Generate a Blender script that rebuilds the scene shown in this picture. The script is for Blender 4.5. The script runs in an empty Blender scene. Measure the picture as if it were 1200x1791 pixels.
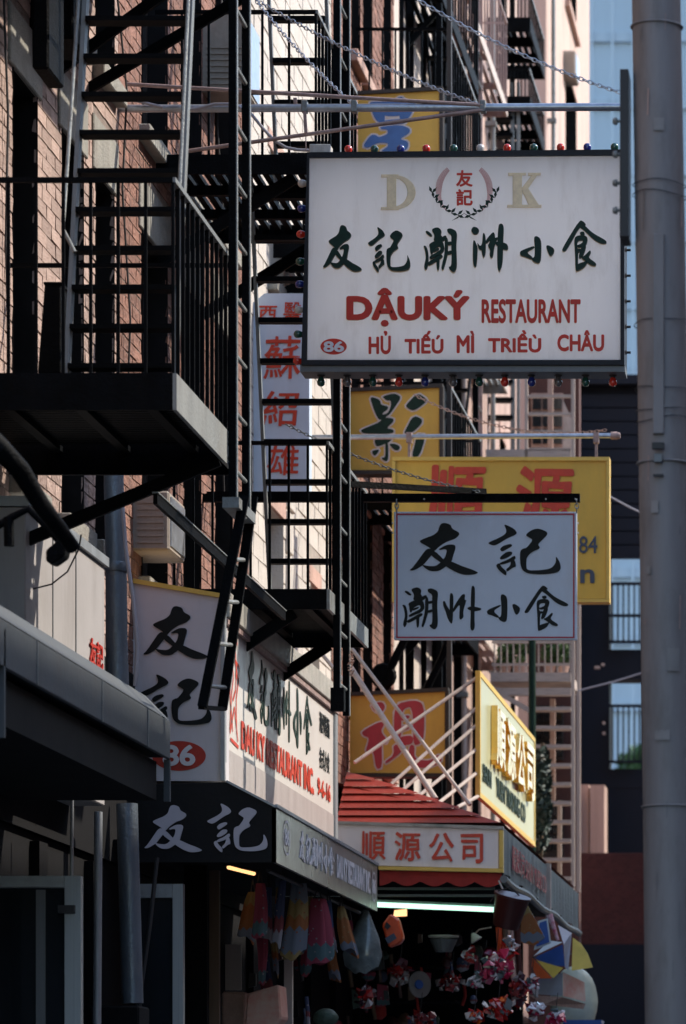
import bpy, bmesh, math, random
from mathutils import Vector, Matrix, Quaternion
from mathutils.geometry import tessellate_polygon

# ------------------------------------------------------------------ camera, world, sun
SC = bpy.context.scene
COL = SC.collection
R = random.Random(11)
F = 6750.0; U0 = 1520.0; V0 = 2010.0; EZ = 1.6; WX = -4.2      # focal length in photo pixels, vanishing point, eye height, house line

cam_d = bpy.data.cameras.new('camera'); cam = bpy.data.objects.new('camera', cam_d); COL.objects.link(cam)
cam.location = (0, 0, EZ); cam.rotation_euler = (math.radians(90), 0, 0)
cam_d.sensor_fit = 'HORIZONTAL'; cam_d.sensor_width = 36; cam_d.lens = F * 36 / 1200
cam_d.shift_x = (600 - U0) / 1200; cam_d.shift_y = (V0 - 895.5) / 1200
cam_d.clip_start = 0.5; cam_d.clip_end = 2000
cam_d.dof.use_dof = True; cam_d.dof.focus_distance = 21.4; cam_d.dof.aperture_fstop = 7.0
SC.camera = cam

SUN = Vector((0.72, 0.30, 0.66)).normalized()
w = bpy.data.worlds.new('World'); SC.world = w; w.use_nodes = True
wn = w.node_tree; wn.nodes.clear()
wo = wn.nodes.new('ShaderNodeOutputWorld'); bg = wn.nodes.new('ShaderNodeBackground'); sk = wn.nodes.new('ShaderNodeTexSky')
sk.sky_type = 'NISHITA'; sk.sun_disc = False
sk.sun_elevation = math.asin(SUN.z); sk.sun_rotation = math.atan2(SUN.x, SUN.y)
sk.air_density = 1.1; sk.dust_density = 1.0; sk.ozone_density = 1.2
bg.inputs[1].default_value = 0.145
wn.links.new(sk.outputs[0], bg.inputs[0]); wn.links.new(bg.outputs[0], wo.inputs[0])
sd = bpy.data.lights.new('sun', 'SUN'); sd.energy = 2.25; sd.angle = math.radians(0.55); sd.color = (1.0, 0.91, 0.79)
so = bpy.data.objects.new('sun', sd); COL.objects.link(so); so.location = (20, 10, 40)
so.rotation_euler = SUN.to_track_quat('Z', 'Y').to_euler()
SC.view_settings.view_transform = 'Standard'; SC.view_settings.look = 'None'
SC.view_settings.exposure = 1.38; SC.view_settings.gamma = 1.0; SC.view_settings.use_curve_mapping = False
SC.render.engine = 'CYCLES'
SC.cycles.max_bounces = 8; SC.cycles.diffuse_bounces = 5; SC.cycles.transmission_bounces = 8; SC.cycles.glossy_bounces = 3
SC.cycles.use_denoising = True

# ------------------------------------------------------------------ helpers
def P(u, v, Y):
    k = Y / F
    return Vector(((u - U0) * k, Y, EZ + (V0 - v) * k))
def YX(u, X): return X * F / (u - U0)
def ZV(v, Y): return EZ + (V0 - v) * Y / F
def lerp(a, b, t): return a + (b - a) * t

def mat(name, c, rough=0.6, metal=0.0, var=0.18, vs=4.0, bump=0.0, bs=60.0, c2=None, streak=False, coat=0.0, emit=None, island=0.0, spec=0.5, trans=0.0, dirt=None):
    m = bpy.data.materials.new(name); m.use_nodes = True
    nt = m.node_tree; N = nt.nodes; L = nt.links
    b = N['Principled BSDF']
    b.inputs['Roughness'].default_value = rough; b.inputs['Metallic'].default_value = metal
    b.inputs['Coat Weight'].default_value = coat; b.inputs['Specular IOR Level'].default_value = spec
    tc = N.new('ShaderNodeTexCoord'); mp = N.new('ShaderNodeMapping'); L.new(tc.outputs['Object'], mp.inputs[0])
    if streak: mp.inputs['Scale'].default_value = (1, 1, 0.12)
    n1 = N.new('ShaderNodeTexNoise'); n1.inputs['Scale'].default_value = vs; n1.inputs['Detail'].default_value = 7; n1.inputs['Roughness'].default_value = 0.65
    L.new(mp.outputs[0], n1.inputs['Vector'])
    mx = N.new('ShaderNodeMix'); mx.data_type = 'RGBA'
    if c2 is None:
        a = [max(0, x * (1 - var)) for x in c]; bb = [min(1, x * (1 + var)) for x in c]
    else: a, bb = c, c2
    mx.inputs[6].default_value = (*a[:3], 1); mx.inputs[7].default_value = (*bb[:3], 1)
    rp = N.new('ShaderNodeMapRange'); rp.inputs[1].default_value = 0.32; rp.inputs[2].default_value = 0.68
    L.new(n1.outputs['Fac'], rp.inputs[0]); L.new(rp.outputs[0], mx.inputs[0])
    out = mx.outputs[2]
    if island:
        g = N.new('ShaderNodeNewGeometry'); oi = N.new('ShaderNodeObjectInfo'); ad = N.new('ShaderNodeMath'); ad.operation = 'ADD'
        L.new(g.outputs['Random Per Island'], ad.inputs[0]); L.new(oi.outputs['Random'], ad.inputs[1])
        fr = N.new('ShaderNodeMath'); fr.operation = 'FRACT'; L.new(ad.outputs[0], fr.inputs[0])
        mr = N.new('ShaderNodeMapRange'); mr.inputs[3].default_value = 1 - island; mr.inputs[4].default_value = 1 + island * 0.6
        L.new(fr.outputs[0], mr.inputs[0])
        hs = N.new('ShaderNodeHueSaturation'); L.new(mr.outputs[0], hs.inputs['Value']); L.new(out, hs.inputs['Color']); out = hs.outputs[0]
    if dirt:
        n3 = N.new('ShaderNodeTexNoise'); n3.inputs['Scale'].default_value = dirt[1]; n3.inputs['Detail'].default_value = 9; n3.inputs['Roughness'].default_value = 0.7
        mp3 = N.new('ShaderNodeMapping'); mp3.inputs['Scale'].default_value = (1, 1, 0.25); L.new(tc.outputs['Object'], mp3.inputs[0]); L.new(mp3.outputs[0], n3.inputs['Vector'])
        r3 = N.new('ShaderNodeMapRange'); r3.inputs[1].default_value = 0.5; r3.inputs[2].default_value = 0.75; r3.inputs[4].default_value = dirt[2]
        L.new(n3.outputs['Fac'], r3.inputs[0])
        m3 = N.new('ShaderNodeMix'); m3.data_type = 'RGBA'; L.new(r3.outputs[0], m3.inputs[0]); L.new(out, m3.inputs[6]); m3.inputs[7].default_value = (*dirt[0], 1); out = m3.outputs[2]
    L.new(out, b.inputs['Base Color'])
    if bump:
        n2 = N.new('ShaderNodeTexNoise'); n2.inputs['Scale'].default_value = bs; n2.inputs['Detail'].default_value = 6
        L.new(tc.outputs['Object'], n2.inputs['Vector'])
        bp = N.new('ShaderNodeBump'); bp.inputs['Strength'].default_value = bump; bp.inputs['Distance'].default_value = 0.02
        L.new(n2.outputs['Fac'], bp.inputs['Height']); L.new(bp.outputs[0], b.inputs['Normal'])
    if rough > 0.15:
        rr = N.new('ShaderNodeMapRange'); rr.inputs[3].default_value = max(0.05, rough - 0.12); rr.inputs[4].default_value = min(1, rough + 0.12)
        L.new(n1.outputs['Fac'], rr.inputs[0]); L.new(rr.outputs[0], b.inputs['Roughness'])
    if trans:      # thin milky plastic: part of the light comes through from behind
        tl = N.new('ShaderNodeBsdfTranslucent'); L.new(out, tl.inputs['Color']); ms = N.new('ShaderNodeMixShader'); ms.inputs[0].default_value = trans
        mo = N['Material Output']; L.new(b.outputs[0], ms.inputs[1]); L.new(tl.outputs[0], ms.inputs[2]); L.new(ms.outputs[0], mo.inputs['Surface'])
    if emit:
        b.inputs['Emission Color'].default_value = (*emit[0], 1); b.inputs['Emission Strength'].default_value = emit[1]
    return m

M = {}
def mk(k, *a, **kw): M[k] = mat(k, *a, **kw)
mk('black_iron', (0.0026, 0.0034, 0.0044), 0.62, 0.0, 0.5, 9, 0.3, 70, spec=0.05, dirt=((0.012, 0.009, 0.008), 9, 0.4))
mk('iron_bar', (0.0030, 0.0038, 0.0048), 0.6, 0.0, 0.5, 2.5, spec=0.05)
mk('grey_iron', (0.20, 0.22, 0.22), 0.5, 0.2, 0.25, 12, 0.3, 60, dirt=((0.12, 0.07, 0.04), 12, 0.6))  # paler iron; on black rails and edges it paints in the sun's highlights
mk('fascia_paint', (0.22, 0.23, 0.22), 0.55, 0, 0.2, 5, 0.2, 50, streak=True, dirt=((0.09, 0.07, 0.05), 7, 0.6))
mk('galv', (0.42, 0.46, 0.52), 0.33, 0.75, 0.2, 14, 0.1, 60)
mk('rust_pipe', (0.34, 0.24, 0.22), 0.55, 0.2, 0.3, 20, 0.2, 60)
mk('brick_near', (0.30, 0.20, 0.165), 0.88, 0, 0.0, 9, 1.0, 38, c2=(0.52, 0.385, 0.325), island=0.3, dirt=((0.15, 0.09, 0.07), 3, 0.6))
mk('brick_unit', (0.32, 0.215, 0.175), 0.88, 0, 0.0, 1.1, 0.35, 5, c2=(0.52, 0.385, 0.325), island=0.28, dirt=((0.15, 0.09, 0.07), .6, 0.5))
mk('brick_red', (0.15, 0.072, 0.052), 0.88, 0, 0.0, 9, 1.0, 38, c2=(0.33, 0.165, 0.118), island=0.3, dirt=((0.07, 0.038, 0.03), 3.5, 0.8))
mk('mortar', (0.25, 0.195, 0.165), 0.95, 0, 0.3, 12, 0.8, 90)
mk('brick_white', (0.56, 0.52, 0.47), 0.8, 0, 0.08, 4, 0.4, 70, island=0.06, dirt=((0.40, 0.34, 0.29), 3, 0.4))
mk('mortar_white', (0.36, 0.32, 0.28), 0.9, 0, 0.2, 8, 0.4, 80)
mk('stone', (0.27, 0.26, 0.225), 0.85, 0, 0.2, 5, 0.5, 60, dirt=((0.16, 0.13, 0.11), 4, 0.6))
mk('stone_pink', (0.50, 0.33, 0.27), 0.85, 0, 0.2, 4, 0.5, 60, dirt=((0.2, 0.12, 0.1), 4, 0.5))
mk('wall_pink', (0.48, 0.34, 0.285), 0.85, 0, 0.16, 2.5, 0.5, 12, streak=True, dirt=((0.22, 0.14, 0.11), 2.2, 0.7))
mk('wall_cream', (0.54, 0.47, 0.41), 0.85, 0, 0.12, 2.5, 0.3, 40, streak=True, dirt=((0.2, 0.16, 0.13), 2.5, 0.7))
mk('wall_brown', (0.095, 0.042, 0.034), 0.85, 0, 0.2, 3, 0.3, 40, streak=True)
mk('window_glass', (0.012, 0.016, 0.02), 0.08, 0, 0.3, 2, spec=0.8)
mk('window_frame', (0.022, 0.017, 0.015), 0.6, 0, 0.3, 10, 0.2, 50)
mk('frame_white', (0.52, 0.50, 0.46), 0.6, 0, 0.15, 8, 0.2, 50, dirt=((0.2, 0.15, 0.1), 8, 0.5))
mk('sign_white', (0.78, 0.74, 0.725), 0.42, 0, 0.06, 2.0, 0.05, 20, streak=True, dirt=((0.46, 0.41, 0.37), 5, 0.55))
mk('sign_acrylic', (0.86, 0.86, 0.87), 0.42, 0, 0.05, 2.0, 0.03, 20, streak=True, trans=0.62, dirt=((0.52, 0.48, 0.46), 6, 0.45))
mk('letter_red_big', (0.74, 0.045, 0.022), 0.5, 0, 0.10, 20, trans=0.25)
mk('sign_box', (0.60, 0.58, 0.60), 0.45, 0, 0.05, 2.0, 0.05, 20, dirt=((0.42, 0.38, 0.35), 3, 0.45))
mk('wall_panel', (0.38, 0.36, 0.35), 0.5, 0, 0.08, 2, 0.05, 20, dirt=((0.2, 0.17, 0.15), 4, 0.5))  # kept darker than white, its part shade is put into the colour
mk('sign_bluewhite', (0.56, 0.66, 0.77), 0.5, 0, 0.05, 3, 0.05, 20, dirt=((0.45, 0.45, 0.48), 3, 0.4))
mk('sign_frame', (0.009, 0.011, 0.016), 0.5, 0, 0.3, 8, 0.15, 50, spec=0.25, dirt=((0.03, 0.028, 0.03), 10, 0.35))
mk('panel_lit', (0.62, 0.58, 0.54), 0.35, 0, 0.04, 3, 0.05, 20, dirt=((0.55, 0.48, 0.42), 3, 0.4))
mk('panel_grey', (0.45, 0.40, 0.38), 0.4, 0.1, 0.1, 6, 0.1, 40, streak=True, dirt=((0.25, 0.2, 0.18), 5, 0.5))
mk('cornice', (0.36, 0.34, 0.30), 0.6, 0, 0.2, 6, 0.3, 50, dirt=((0.08, 0.12, 0.09), 6, 0.75))
mk('letter_green', (0.007, 0.028, 0.019), 0.5, 0, 0.3, 20, spec=0.2)
mk('letter_black', (0.006, 0.010, 0.011), 0.5, 0, 0.3, 20, spec=0.2)
mk('letter_red', (0.46, 0.026, 0.012), 0.5, 0, 0.12, 20)
mk('letter_orange', (0.56, 0.048, 0.018), 0.5, 0, 0.12, 20)
mk('letter_cream', (0.92, 0.72, 0.45), 0.5, 0, 0.12, 30)
mk('letter_edge', (0.72, 0.60, 0.42), 0.5)
mk('letter_white', (0.72, 0.70, 0.72), 0.5, 0, 0.05)
mk('letter_grey', (0.50, 0.48, 0.53), 0.5, 0, 0.08)
mk('letter_wine', (0.40, 0.028, 0.05), 0.5, 0, 0.15, 9)
mk('letter_blue', (0.04, 0.13, 0.36), 0.5, 0, 0.15, 9)
mk('letter_navy', (0.05, 0.07, 0.11), 0.5)
mk('letter_tick', (0.52, 0.16, 0.16), 0.5)
mk('outline', (0.62, 0.58, 0.58), 0.5)
mk('gold', (0.85, 0.55, 0.16), 0.22, 0.9, 0.15, 20)
mk('yellow_sign', (0.58, 0.36, 0.055), 0.5, 0, 0.12, 1.5, 0.08, 20, dirt=((0.36, 0.22, 0.05), 3, 0.5))
mk('yellow_board', (0.68, 0.42, 0.055), 0.5, 0, 0.1, 1.5, 0.08, 20, dirt=((0.42, 0.30, 0.06), 3, 0.4))
mk('yellow_trim', (0.70, 0.47, 0.09), 0.45, 0, 0.1, 5)
mk('pale_green_panel', (0.46, 0.46, 0.27), 0.35, 0, 0.08, 2, dirt=((0.42, 0.45, 0.30), 2, 0.4))
mk('red_slat', (0.26, 0.020, 0.008), 0.5, 0, 0.2, 4, 0.2, 40, island=0.12, dirt=((0.20, 0.03, 0.02), 5, 0.5))
mk('red_cloth', (0.32, 0.025, 0.018), 0.8, 0, 0.2, 6, 0.2, 40)
mk('awning_black', (0.004, 0.0045, 0.006), 0.6, 0, 0.3, 6, 0.1, 40, spec=0.25)
mk('awning_grey', (0.21, 0.21, 0.20), 0.3, 0.35, 0.12, 4, 0.1, 30, streak=True, dirt=((0.08, 0.075, 0.06), 4, 0.5))
mk('awning_teal', (0.20, 0.25, 0.24), 0.7, 0, 0.2, 6, 0.3, 30, streak=True, dirt=((0.12, 0.09, 0.09), 4, 0.6))
mk('alum', (0.33, 0.36, 0.38), 0.45, 0.45, 0.1, 6, 0.1, 40, streak=True, dirt=((0.16, 0.17, 0.17), 4, 0.5))
mk('alum_dark', (0.13, 0.14, 0.15), 0.5, 0.4, 0.15, 6, 0.1, 40, streak=True)
mk('pole_steel', (0.185, 0.175, 0.18), 0.6, 0.1, 0.16, 7, 0.04, 25, streak=True, dirt=((0.11, 0.10, 0.095), 12, 0.75))
mk('canopy_metal', (0.055, 0.066, 0.074), 0.7, 0.0, 0.15, 5, 0.1, 30, streak=True, dirt=((0.06, 0.06, 0.06), 6, 0.7))
mk('tape', (0.20, 0.19, 0.19), 0.6)
mk('pipe_blue', (0.15, 0.19, 0.23), 0.4, 0.5, 0.3, 8, 0.2, 50, streak=True, dirt=((0.30, 0.30, 0.28), 14, 0.35))
mk('rubber', (0.02, 0.02, 0.022), 0.6)
mk('cable_grey', (0.35, 0.34, 0.38), 0.5)
mk('ac_beige', (0.34, 0.29, 0.24), 0.6, 0, 0.15, 6, 0.1, 40, dirt=((0.15, 0.1, 0.07), 6, 0.5))
mk('asphalt', (0.05, 0.05, 0.052), 0.9, 0, 0.2, 8, 0.5, 80)
mk('concrete', (0.30, 0.29, 0.27), 0.9, 0, 0.15, 4, 0.4, 70)
mk('road_paint', (0.7, 0.7, 0.66), 0.7, 0, 0.1, 20)
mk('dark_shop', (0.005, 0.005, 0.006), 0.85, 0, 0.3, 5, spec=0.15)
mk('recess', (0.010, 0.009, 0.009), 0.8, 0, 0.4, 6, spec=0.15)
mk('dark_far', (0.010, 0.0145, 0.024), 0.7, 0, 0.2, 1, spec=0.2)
mk('tower_blue', (0.50, 0.60, 0.68), 0.5, 0, 0.08, 0.2, streak=True)
mk('tower_band', (0.44, 0.53, 0.61), 0.5, 0, 0.08, 0.2)
mk('fe_cream', (0.50, 0.42, 0.37), 0.7, 0, 0.15, 6, 0.1, 30, dirt=((0.22, 0.14, 0.1), 6, 0.6))
mk('leaf', (0.05, 0.11, 0.03), 0.6, 0, 0.5, 15, island=0.4)
mk('leaf_dark', (0.03, 0.055, 0.04), 0.6, 0, 0.5, 15, island=0.4)
mk('tube_light', (0.9, 1, 0.95), 0.4, emit=((0.50, 0.95, 0.72), 0.75))
mk('lamp_warm', (1, 0.8, 0.6), 0.4, emit=((1.0, 0.50, 0.20), 0.7))
for k, c in (('red', (0.62, 0.03, 0.015)), ('green', (0.012, 0.075, 0.055)), ('blue', (0.012, 0.025, 0.20)), ('clear', (0.55, 0.52, 0.50)), ('grey', (0.12, 0.11, 0.11))):
    mk('bulb_' + k, c, 0.16, 0, 0.06, 30, coat=0.6)
mk('plastic_pink', (0.50, 0.03, 0.09), 0.22, 0, 0.0, 26, c2=(0.72, 0.62, 0.66), coat=0.4)
mk('plastic_red', (0.55, 0.03, 0.02), 0.3, 0, 0.0, 14, c2=(0.70, 0.60, 0.58), coat=0.4)
mk('plastic_orange', (0.62, 0.08, 0.02), 0.35, 0, 0.2, 6, coat=0.2)
mk('plastic_clear', (0.13, 0.16, 0.16), 0.25, 0, 0.4, 10, coat=0.5)
mk('bucket_brown', (0.055, 0.014, 0.013), 0.35, 0, 0.15, 6)
mk('wood_brown', (0.14, 0.09, 0.055), 0.7, 0, 0.2, 9, 0.1, 30, streak=True)
mk('ub_yellow', (0.62, 0.47, 0.08), 0.5); mk('ub_blue', (0.03, 0.10, 0.36), 0.5); mk('ub_orange', (0.75, 0.12, 0.02), 0.5)
mk('ub_white', (0.55, 0.62, 0.62), 0.5); mk('ub_grey', (0.33, 0.36, 0.42), 0.5)
mk('paper_pink', (0.62, 0.26, 0.20), 0.6, 0, 0.0, 8, c2=(0.66, 0.52, 0.42)); mk('pale_plastic', (0.60, 0.62, 0.46), 0.45)
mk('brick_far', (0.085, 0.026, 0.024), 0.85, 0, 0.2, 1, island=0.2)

def print_mat(name, stops, pat=None, patc=(0.5, 0.5, 0.5), rough=0.75):
    """printed cloth: bands along the height of the thing itself (Generated Z) with small printed marks"""
    m = bpy.data.materials.new(name); m.use_nodes = True; nt = m.node_tree; N = nt.nodes; L = nt.links; b = N['Principled BSDF']
    b.inputs['Roughness'].default_value = rough
    tc = N.new('ShaderNodeTexCoord'); sp = N.new('ShaderNodeSeparateXYZ'); L.new(tc.outputs['Generated'], sp.inputs[0])
    wv = N.new('ShaderNodeTexWave'); wv.wave_profile = 'TRI'; wv.inputs['Scale'].default_value = 0.9; wv.bands_direction = 'X'; L.new(tc.outputs['Generated'], wv.inputs[0])
    ma = N.new('ShaderNodeMath'); ma.operation = 'MULTIPLY_ADD'; ma.inputs[1].default_value = 0.07; L.new(wv.outputs['Fac'], ma.inputs[0]); L.new(sp.outputs[2], ma.inputs[2])
    cr = N.new('ShaderNodeValToRGB'); cr.color_ramp.interpolation = 'CONSTANT'
    e = cr.color_ramp.elements
    while len(e) < len(stops): e.new(0.5)
    for i, (p, c) in enumerate(stops): e[i].position = p; e[i].color = (*c, 1)
    L.new(ma.outputs[0], cr.inputs[0])
    vo = N.new('ShaderNodeTexVoronoi'); vo.inputs['Scale'].default_value = 26; L.new(tc.outputs['Object'], vo.inputs['Vector'])
    lt = N.new('ShaderNodeMath'); lt.operation = 'LESS_THAN'; lt.inputs[1].default_value = 0.16; L.new(vo.outputs['Distance'], lt.inputs[0])
    mx = N.new('ShaderNodeMix'); mx.data_type = 'RGBA'; L.new(lt.outputs[0], mx.inputs[0]); L.new(cr.outputs[0], mx.inputs[6]); mx.inputs[7].default_value = (*patc, 1)
    L.new(mx.outputs[2], b.inputs['Base Color']); M[name] = m
PK = (0.24, 0.03, 0.055); TL = (0.06, 0.11, 0.12); OR = (0.26, 0.085, 0.02); GB = (0.13, 0.145, 0.18); YL = (0.24, 0.16, 0.055)
print_mat('bag_pink', [(0, PK), (0.12, TL), (0.34, PK)], patc=(0.22, 0.20, 0.21))
print_mat('bag_orange', [(0, OR), (0.12, GB), (0.34, OR), (0.8, YL)], patc=(0.26, 0.14, 0.06))
print_mat('bag_yellow', [(0, YL), (0.14, GB), (0.45, OR), (0.6, YL), (0.8, GB)], patc=(0.25, 0.07, 0.03))
print_mat('bag_blue', [(0, (0.25, 0.25, 0.28)), (0.3, (0.18, 0.04, 0.05)), (0.5, (0.04, 0.06, 0.13))], patc=(0.26, 0.26, 0.27))

# ---- object makers
def link(o, parent=None):
    COL.objects.link(o)
    if parent is not None: o.parent = parent
    return o
def org(parent):
    """world position of a thing's root (parts have no offset of their own)"""
    v = Vector((0, 0, 0))
    while parent is not None: v += parent.location; parent = parent.parent
    return v
def tag(o, label=None, cat=None, group=None, kind=None):
    if label: o['label'] = label
    if cat: o['category'] = cat
    if group: o['group'] = group
    if kind: o['kind'] = kind
    return o
def thing(name, loc, label, cat, group=None):
    o = bpy.data.objects.new(name, None); o.location = loc; o.empty_display_size = 0.2; link(o)
    return tag(o, label, cat, group)

class MB:
    def __init__(s): s.v = []; s.f = []
    def poly(s, pts):
        n = len(s.v); s.v += [Vector(p) for p in pts]; s.f.append(tuple(range(n, n + len(pts))))
    def box(s, x0, x1, y0, y1, z0, z1):
        n = len(s.v)
        for x in (x0, x1):
            for y in (y0, y1):
                for z in (z0, z1): s.v.append(Vector((x, y, z)))
        for q in ((0, 1, 3, 2), (4, 6, 7, 5), (0, 4, 5, 1), (2, 3, 7, 6), (0, 2, 6, 4), (1, 5, 7, 3)): s.f.append(tuple(n + i for i in q))
        return s
    def bar(s, p, q, w, h):
        p = Vector(p); q = Vector(q); d = (q - p).normalized()
        up = Vector((0, 0, 1)) if abs(d.z) < 0.95 else Vector((0, 1, 0))
        a = d.cross(up).normalized() * w / 2; b = a.cross(d).normalized() * h / 2
        n = len(s.v)
        for o in (p, q):
            for sa, sb in ((-1, -1), (1, -1), (1, 1), (-1, 1)): s.v.append(o + a * sa + b * sb)
        for f in ((3, 2, 1, 0), (4, 5, 6, 7), (0, 1, 5, 4), (1, 2, 6, 5), (2, 3, 7, 6), (3, 0, 4, 7)): s.f.append(tuple(n + i for i in f))
        return s
    def tube(s, pts, r, n=10, cap=True, r2=None):
        pts = [Vector(p) for p in pts]; base = len(s.v); m = len(pts); ref = None
        for i, p in enumerate(pts):
            d = (pts[min(i + 1, m - 1)] - pts[max(i - 1, 0)]).normalized()
            if ref is None:
                ref = d.cross(Vector((0, 0, 1)) if abs(d.z) < 0.9 else Vector((0, 1, 0))).normalized()
            else: ref = (ref - d * ref.dot(d)).normalized()
            bb = d.cross(ref); rr = r if r2 is None else lerp(r, r2, i / (m - 1))
            for k in range(n):
                a = 2 * math.pi * k / n; s.v.append(p + (ref * math.cos(a) + bb * math.sin(a)) * rr)
        for i in range(m - 1):
            for k in range(n):
                a = base + i * n + k; b = base + i * n + (k + 1) % n; s.f.append((a, b, b + n, a + n))
        if cap:
            s.f.append(tuple(base + k for k in reversed(range(n)))); s.f.append(tuple(base + (m - 1) * n + k for k in range(n)))
        return s
    def lathe(s, c, prof, n=16, axis=Vector((0, 0, 1))):
        axis = Vector(axis).normalized(); a = axis.orthogonal().normalized(); b = axis.cross(a); base = len(s.v); c = Vector(c)
        for (r, h) in prof:
            for k in range(n):
                t = 2 * math.pi * k / n; s.v.append(c + axis * h + (a * math.cos(t) + b * math.sin(t)) * r)
        for i in range(len(prof) - 1):
            for k in range(n):
                p = base + i * n + k; q = base + i * n + (k + 1) % n; s.f.append((p, q, q + n, p + n))
        s.f.append(tuple(base + k for k in reversed(range(n)))); s.f.append(tuple(base + (len(prof) - 1) * n + k for k in range(n)))
        return s
    def prism(s, pts, th):
        """flat outline given front-side (facing -Y), real thickness th backwards"""
        pts = [Vector(p) for p in pts]; n = len(pts); base = len(s.v); t = Vector(th) if not isinstance(th, (int, float)) else Vector((0, th, 0))
        s.v += pts; s.v += [p + t for p in pts]
        tri = tessellate_polygon([pts])
        for a, b, c in tri: s.f.append((base + a, base + b, base + c)); s.f.append((base + n + c, base + n + b, base + n + a))
        for i in range(n):
            j = (i + 1) % n; s.f.append((base + i, base + j, base + n + j, base + n + i))
        return s
    def build(s, name, m, parent=None, smooth=False, bev=0, fix=True, loc=None):
        o0 = org(parent) if parent is not None else (Vector(loc) if loc is not None else Vector((0, 0, 0)))
        me = bpy.data.meshes.new(name); me.from_pydata([v - o0 for v in s.v], [], s.f)
        if fix or bev:
            bm = bmesh.new(); bm.from_mesh(me)
            if fix: bmesh.ops.recalc_face_normals(bm, faces=bm.faces)
            if bev: bmesh.ops.bevel(bm, geom=[e for e in bm.edges], offset=bev, segments=1, affect='EDGES', clamp_overlap=True)
            bm.to_mesh(me); bm.free()
        me.materials.append(M[m] if isinstance(m, str) else m)
        if smooth:
            for p in me.polygons: p.use_smooth = True
            try: me.set_sharp_from_angle(angle=math.radians(40))
            except Exception: pass
        o = bpy.data.objects.new(name, me); link(o, parent)
        if parent is None: o.location = o0
        return o

_cube = {}
def cube_mesh(m, kind='cube'):
    key = (m, kind)
    if key not in _cube:
        b = MB()
        if kind == 'cube': b.box(-.5, .5, -.5, .5, -.5, .5)
        elif kind == 'cyl': b.tube([(0, 0, -.5), (0, 0, .5)], 0.5, 10)
        elif kind.startswith('brick'):
            rr = random.Random(kind); b.box(-.5, .5, -.5, .5, -.5, .5)
            for v in b.v:
                v.x += rr.uniform(-.12, .05) if v.x > 0 else 0; v.y += rr.uniform(-.02, .02); v.z += rr.uniform(-.05, .05)
        me = bpy.data.meshes.new(kind + '_shared'); me.from_pydata(b.v, [], b.f)
        bm = bmesh.new(); bm.from_mesh(me); bmesh.ops.recalc_face_normals(bm, faces=bm.faces)
        bm.to_mesh(me); bm.free()
        if kind == 'cyl':
            for p in me.polygons: p.use_smooth = len(p.vertices) == 4
        me.materials.append(M[m]); _cube[key] = me
    return _cube[key]
def ub(name, c, s, m, parent=None, rot=None, kind='cube'):
    if m == 'black_iron': m = 'iron_bar'
    o = bpy.data.objects.new(name, cube_mesh(m, kind)); o.location = Vector(c) - org(parent); o.scale = s
    if rot is not None:
        o.rotation_mode = 'QUATERNION'; o.rotation_quaternion = rot
    return link(o, parent)
def ubox(name, x0, x1, y0, y1, z0, z1, m, parent=None):
    return ub(name, ((x0 + x1) / 2, (y0 + y1) / 2, (z0 + z1) / 2), (abs(x1 - x0), abs(y1 - y0), abs(z1 - z0)), m, parent)
def ubar(name, p, q, w, h, m, parent=None, kind='cube'):
    p = Vector(p); q = Vector(q); d = q - p; L = d.length; d.normalize()
    up = Vector((0, 0, 1)) if abs(d.z) < 0.95 else Vector((0, 1, 0))
    a = d.cross(up).normalized(); b = a.cross(d).normalized()
    rm = Matrix((a, b * 1, d)).transposed()
    if rm.determinant() < 0: rm = Matrix((-a, b, d)).transposed()
    return ub(name, (p + q) / 2, (w, h, L), m, parent, rm.to_quaternion(), kind)

# ---- lettering
def front(Y): return lambda a, b, d: P(a, b, Y) + Vector((0, -d, 0))
def side(X): return lambda a, b, d: Vector((X + d, a, b))       # a = Y, b = z
_tx = {}
def text_raw(body, bold, ext):
    key = (body, bold, ext)
    if key not in _tx:
        c = bpy.data.curves.new('text', 'FONT'); c.body = body; c.offset = bold; c.extrude = ext; c.resolution_u = 4
        o = bpy.data.objects.new('text', c); COL.objects.link(o); bpy.context.view_layer.update()
        me = bpy.data.meshes.new_from_object(o.evaluated_get(bpy.context.evaluated_depsgraph_get()))
        vs = [v.co.copy() for v in me.vertices]; fs = [tuple(p.vertices) for p in me.polygons]
        bpy.data.objects.remove(o); bpy.data.meshes.remove(me); _tx[key] = (vs, fs)
    return _tx[key]
def text(name, body, box, pl, m, parent, bold=0.0, depth=0.006, lift=0.003, slant=0.0, jit=0.0, seed=1):
    """box = (left, right, top, bottom) in the plane's own coordinates; heavy weights are several close strikes of the letter"""
    vs, fs = text_raw(body, 0.0, 0.1)
    x0 = min(v.x for v in vs); x1 = max(v.x for v in vs); y0 = min(v.y for v in vs); y1 = max(v.y for v in vs)
    rad = bold; a0, a1, t, bt = box; b = MB(); rr = random.Random(seed)
    ph = [rr.uniform(0, 6) for _ in range(4)]; W = x1 - x0 + 2 * rad; H = y1 - y0 + 2 * rad
    st = [(0, 0)] + ([(rad * math.cos(k * math.pi / 4), rad * math.sin(k * math.pi / 4)) for k in range(8)] if rad > 0 else [])
    for si, (sx, sy) in enumerate(st):
        n = len(b.v)
        for v in vs:
            fx = (v.x - x0 + rad + sx) / W; fy = (v.y - y0 + rad + sy) / H
            if jit:
                dx = jit * math.sin(fx * 17 + ph[0] + fy * 9); dy = jit * math.sin(fy * 14 + ph[1] + fx * 11); fx += dx; fy += dy
            fx += slant * (fy - 0.5)
            b.v.append(pl(lerp(a0, a1, fx), lerp(bt, t, fy), lift + si * .00015 + (depth if v.z > 0 else 0)))
        b.f += [tuple(n + i for i in f) for f in fs]
    return b.build(name, m, parent, fix=True)

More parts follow.
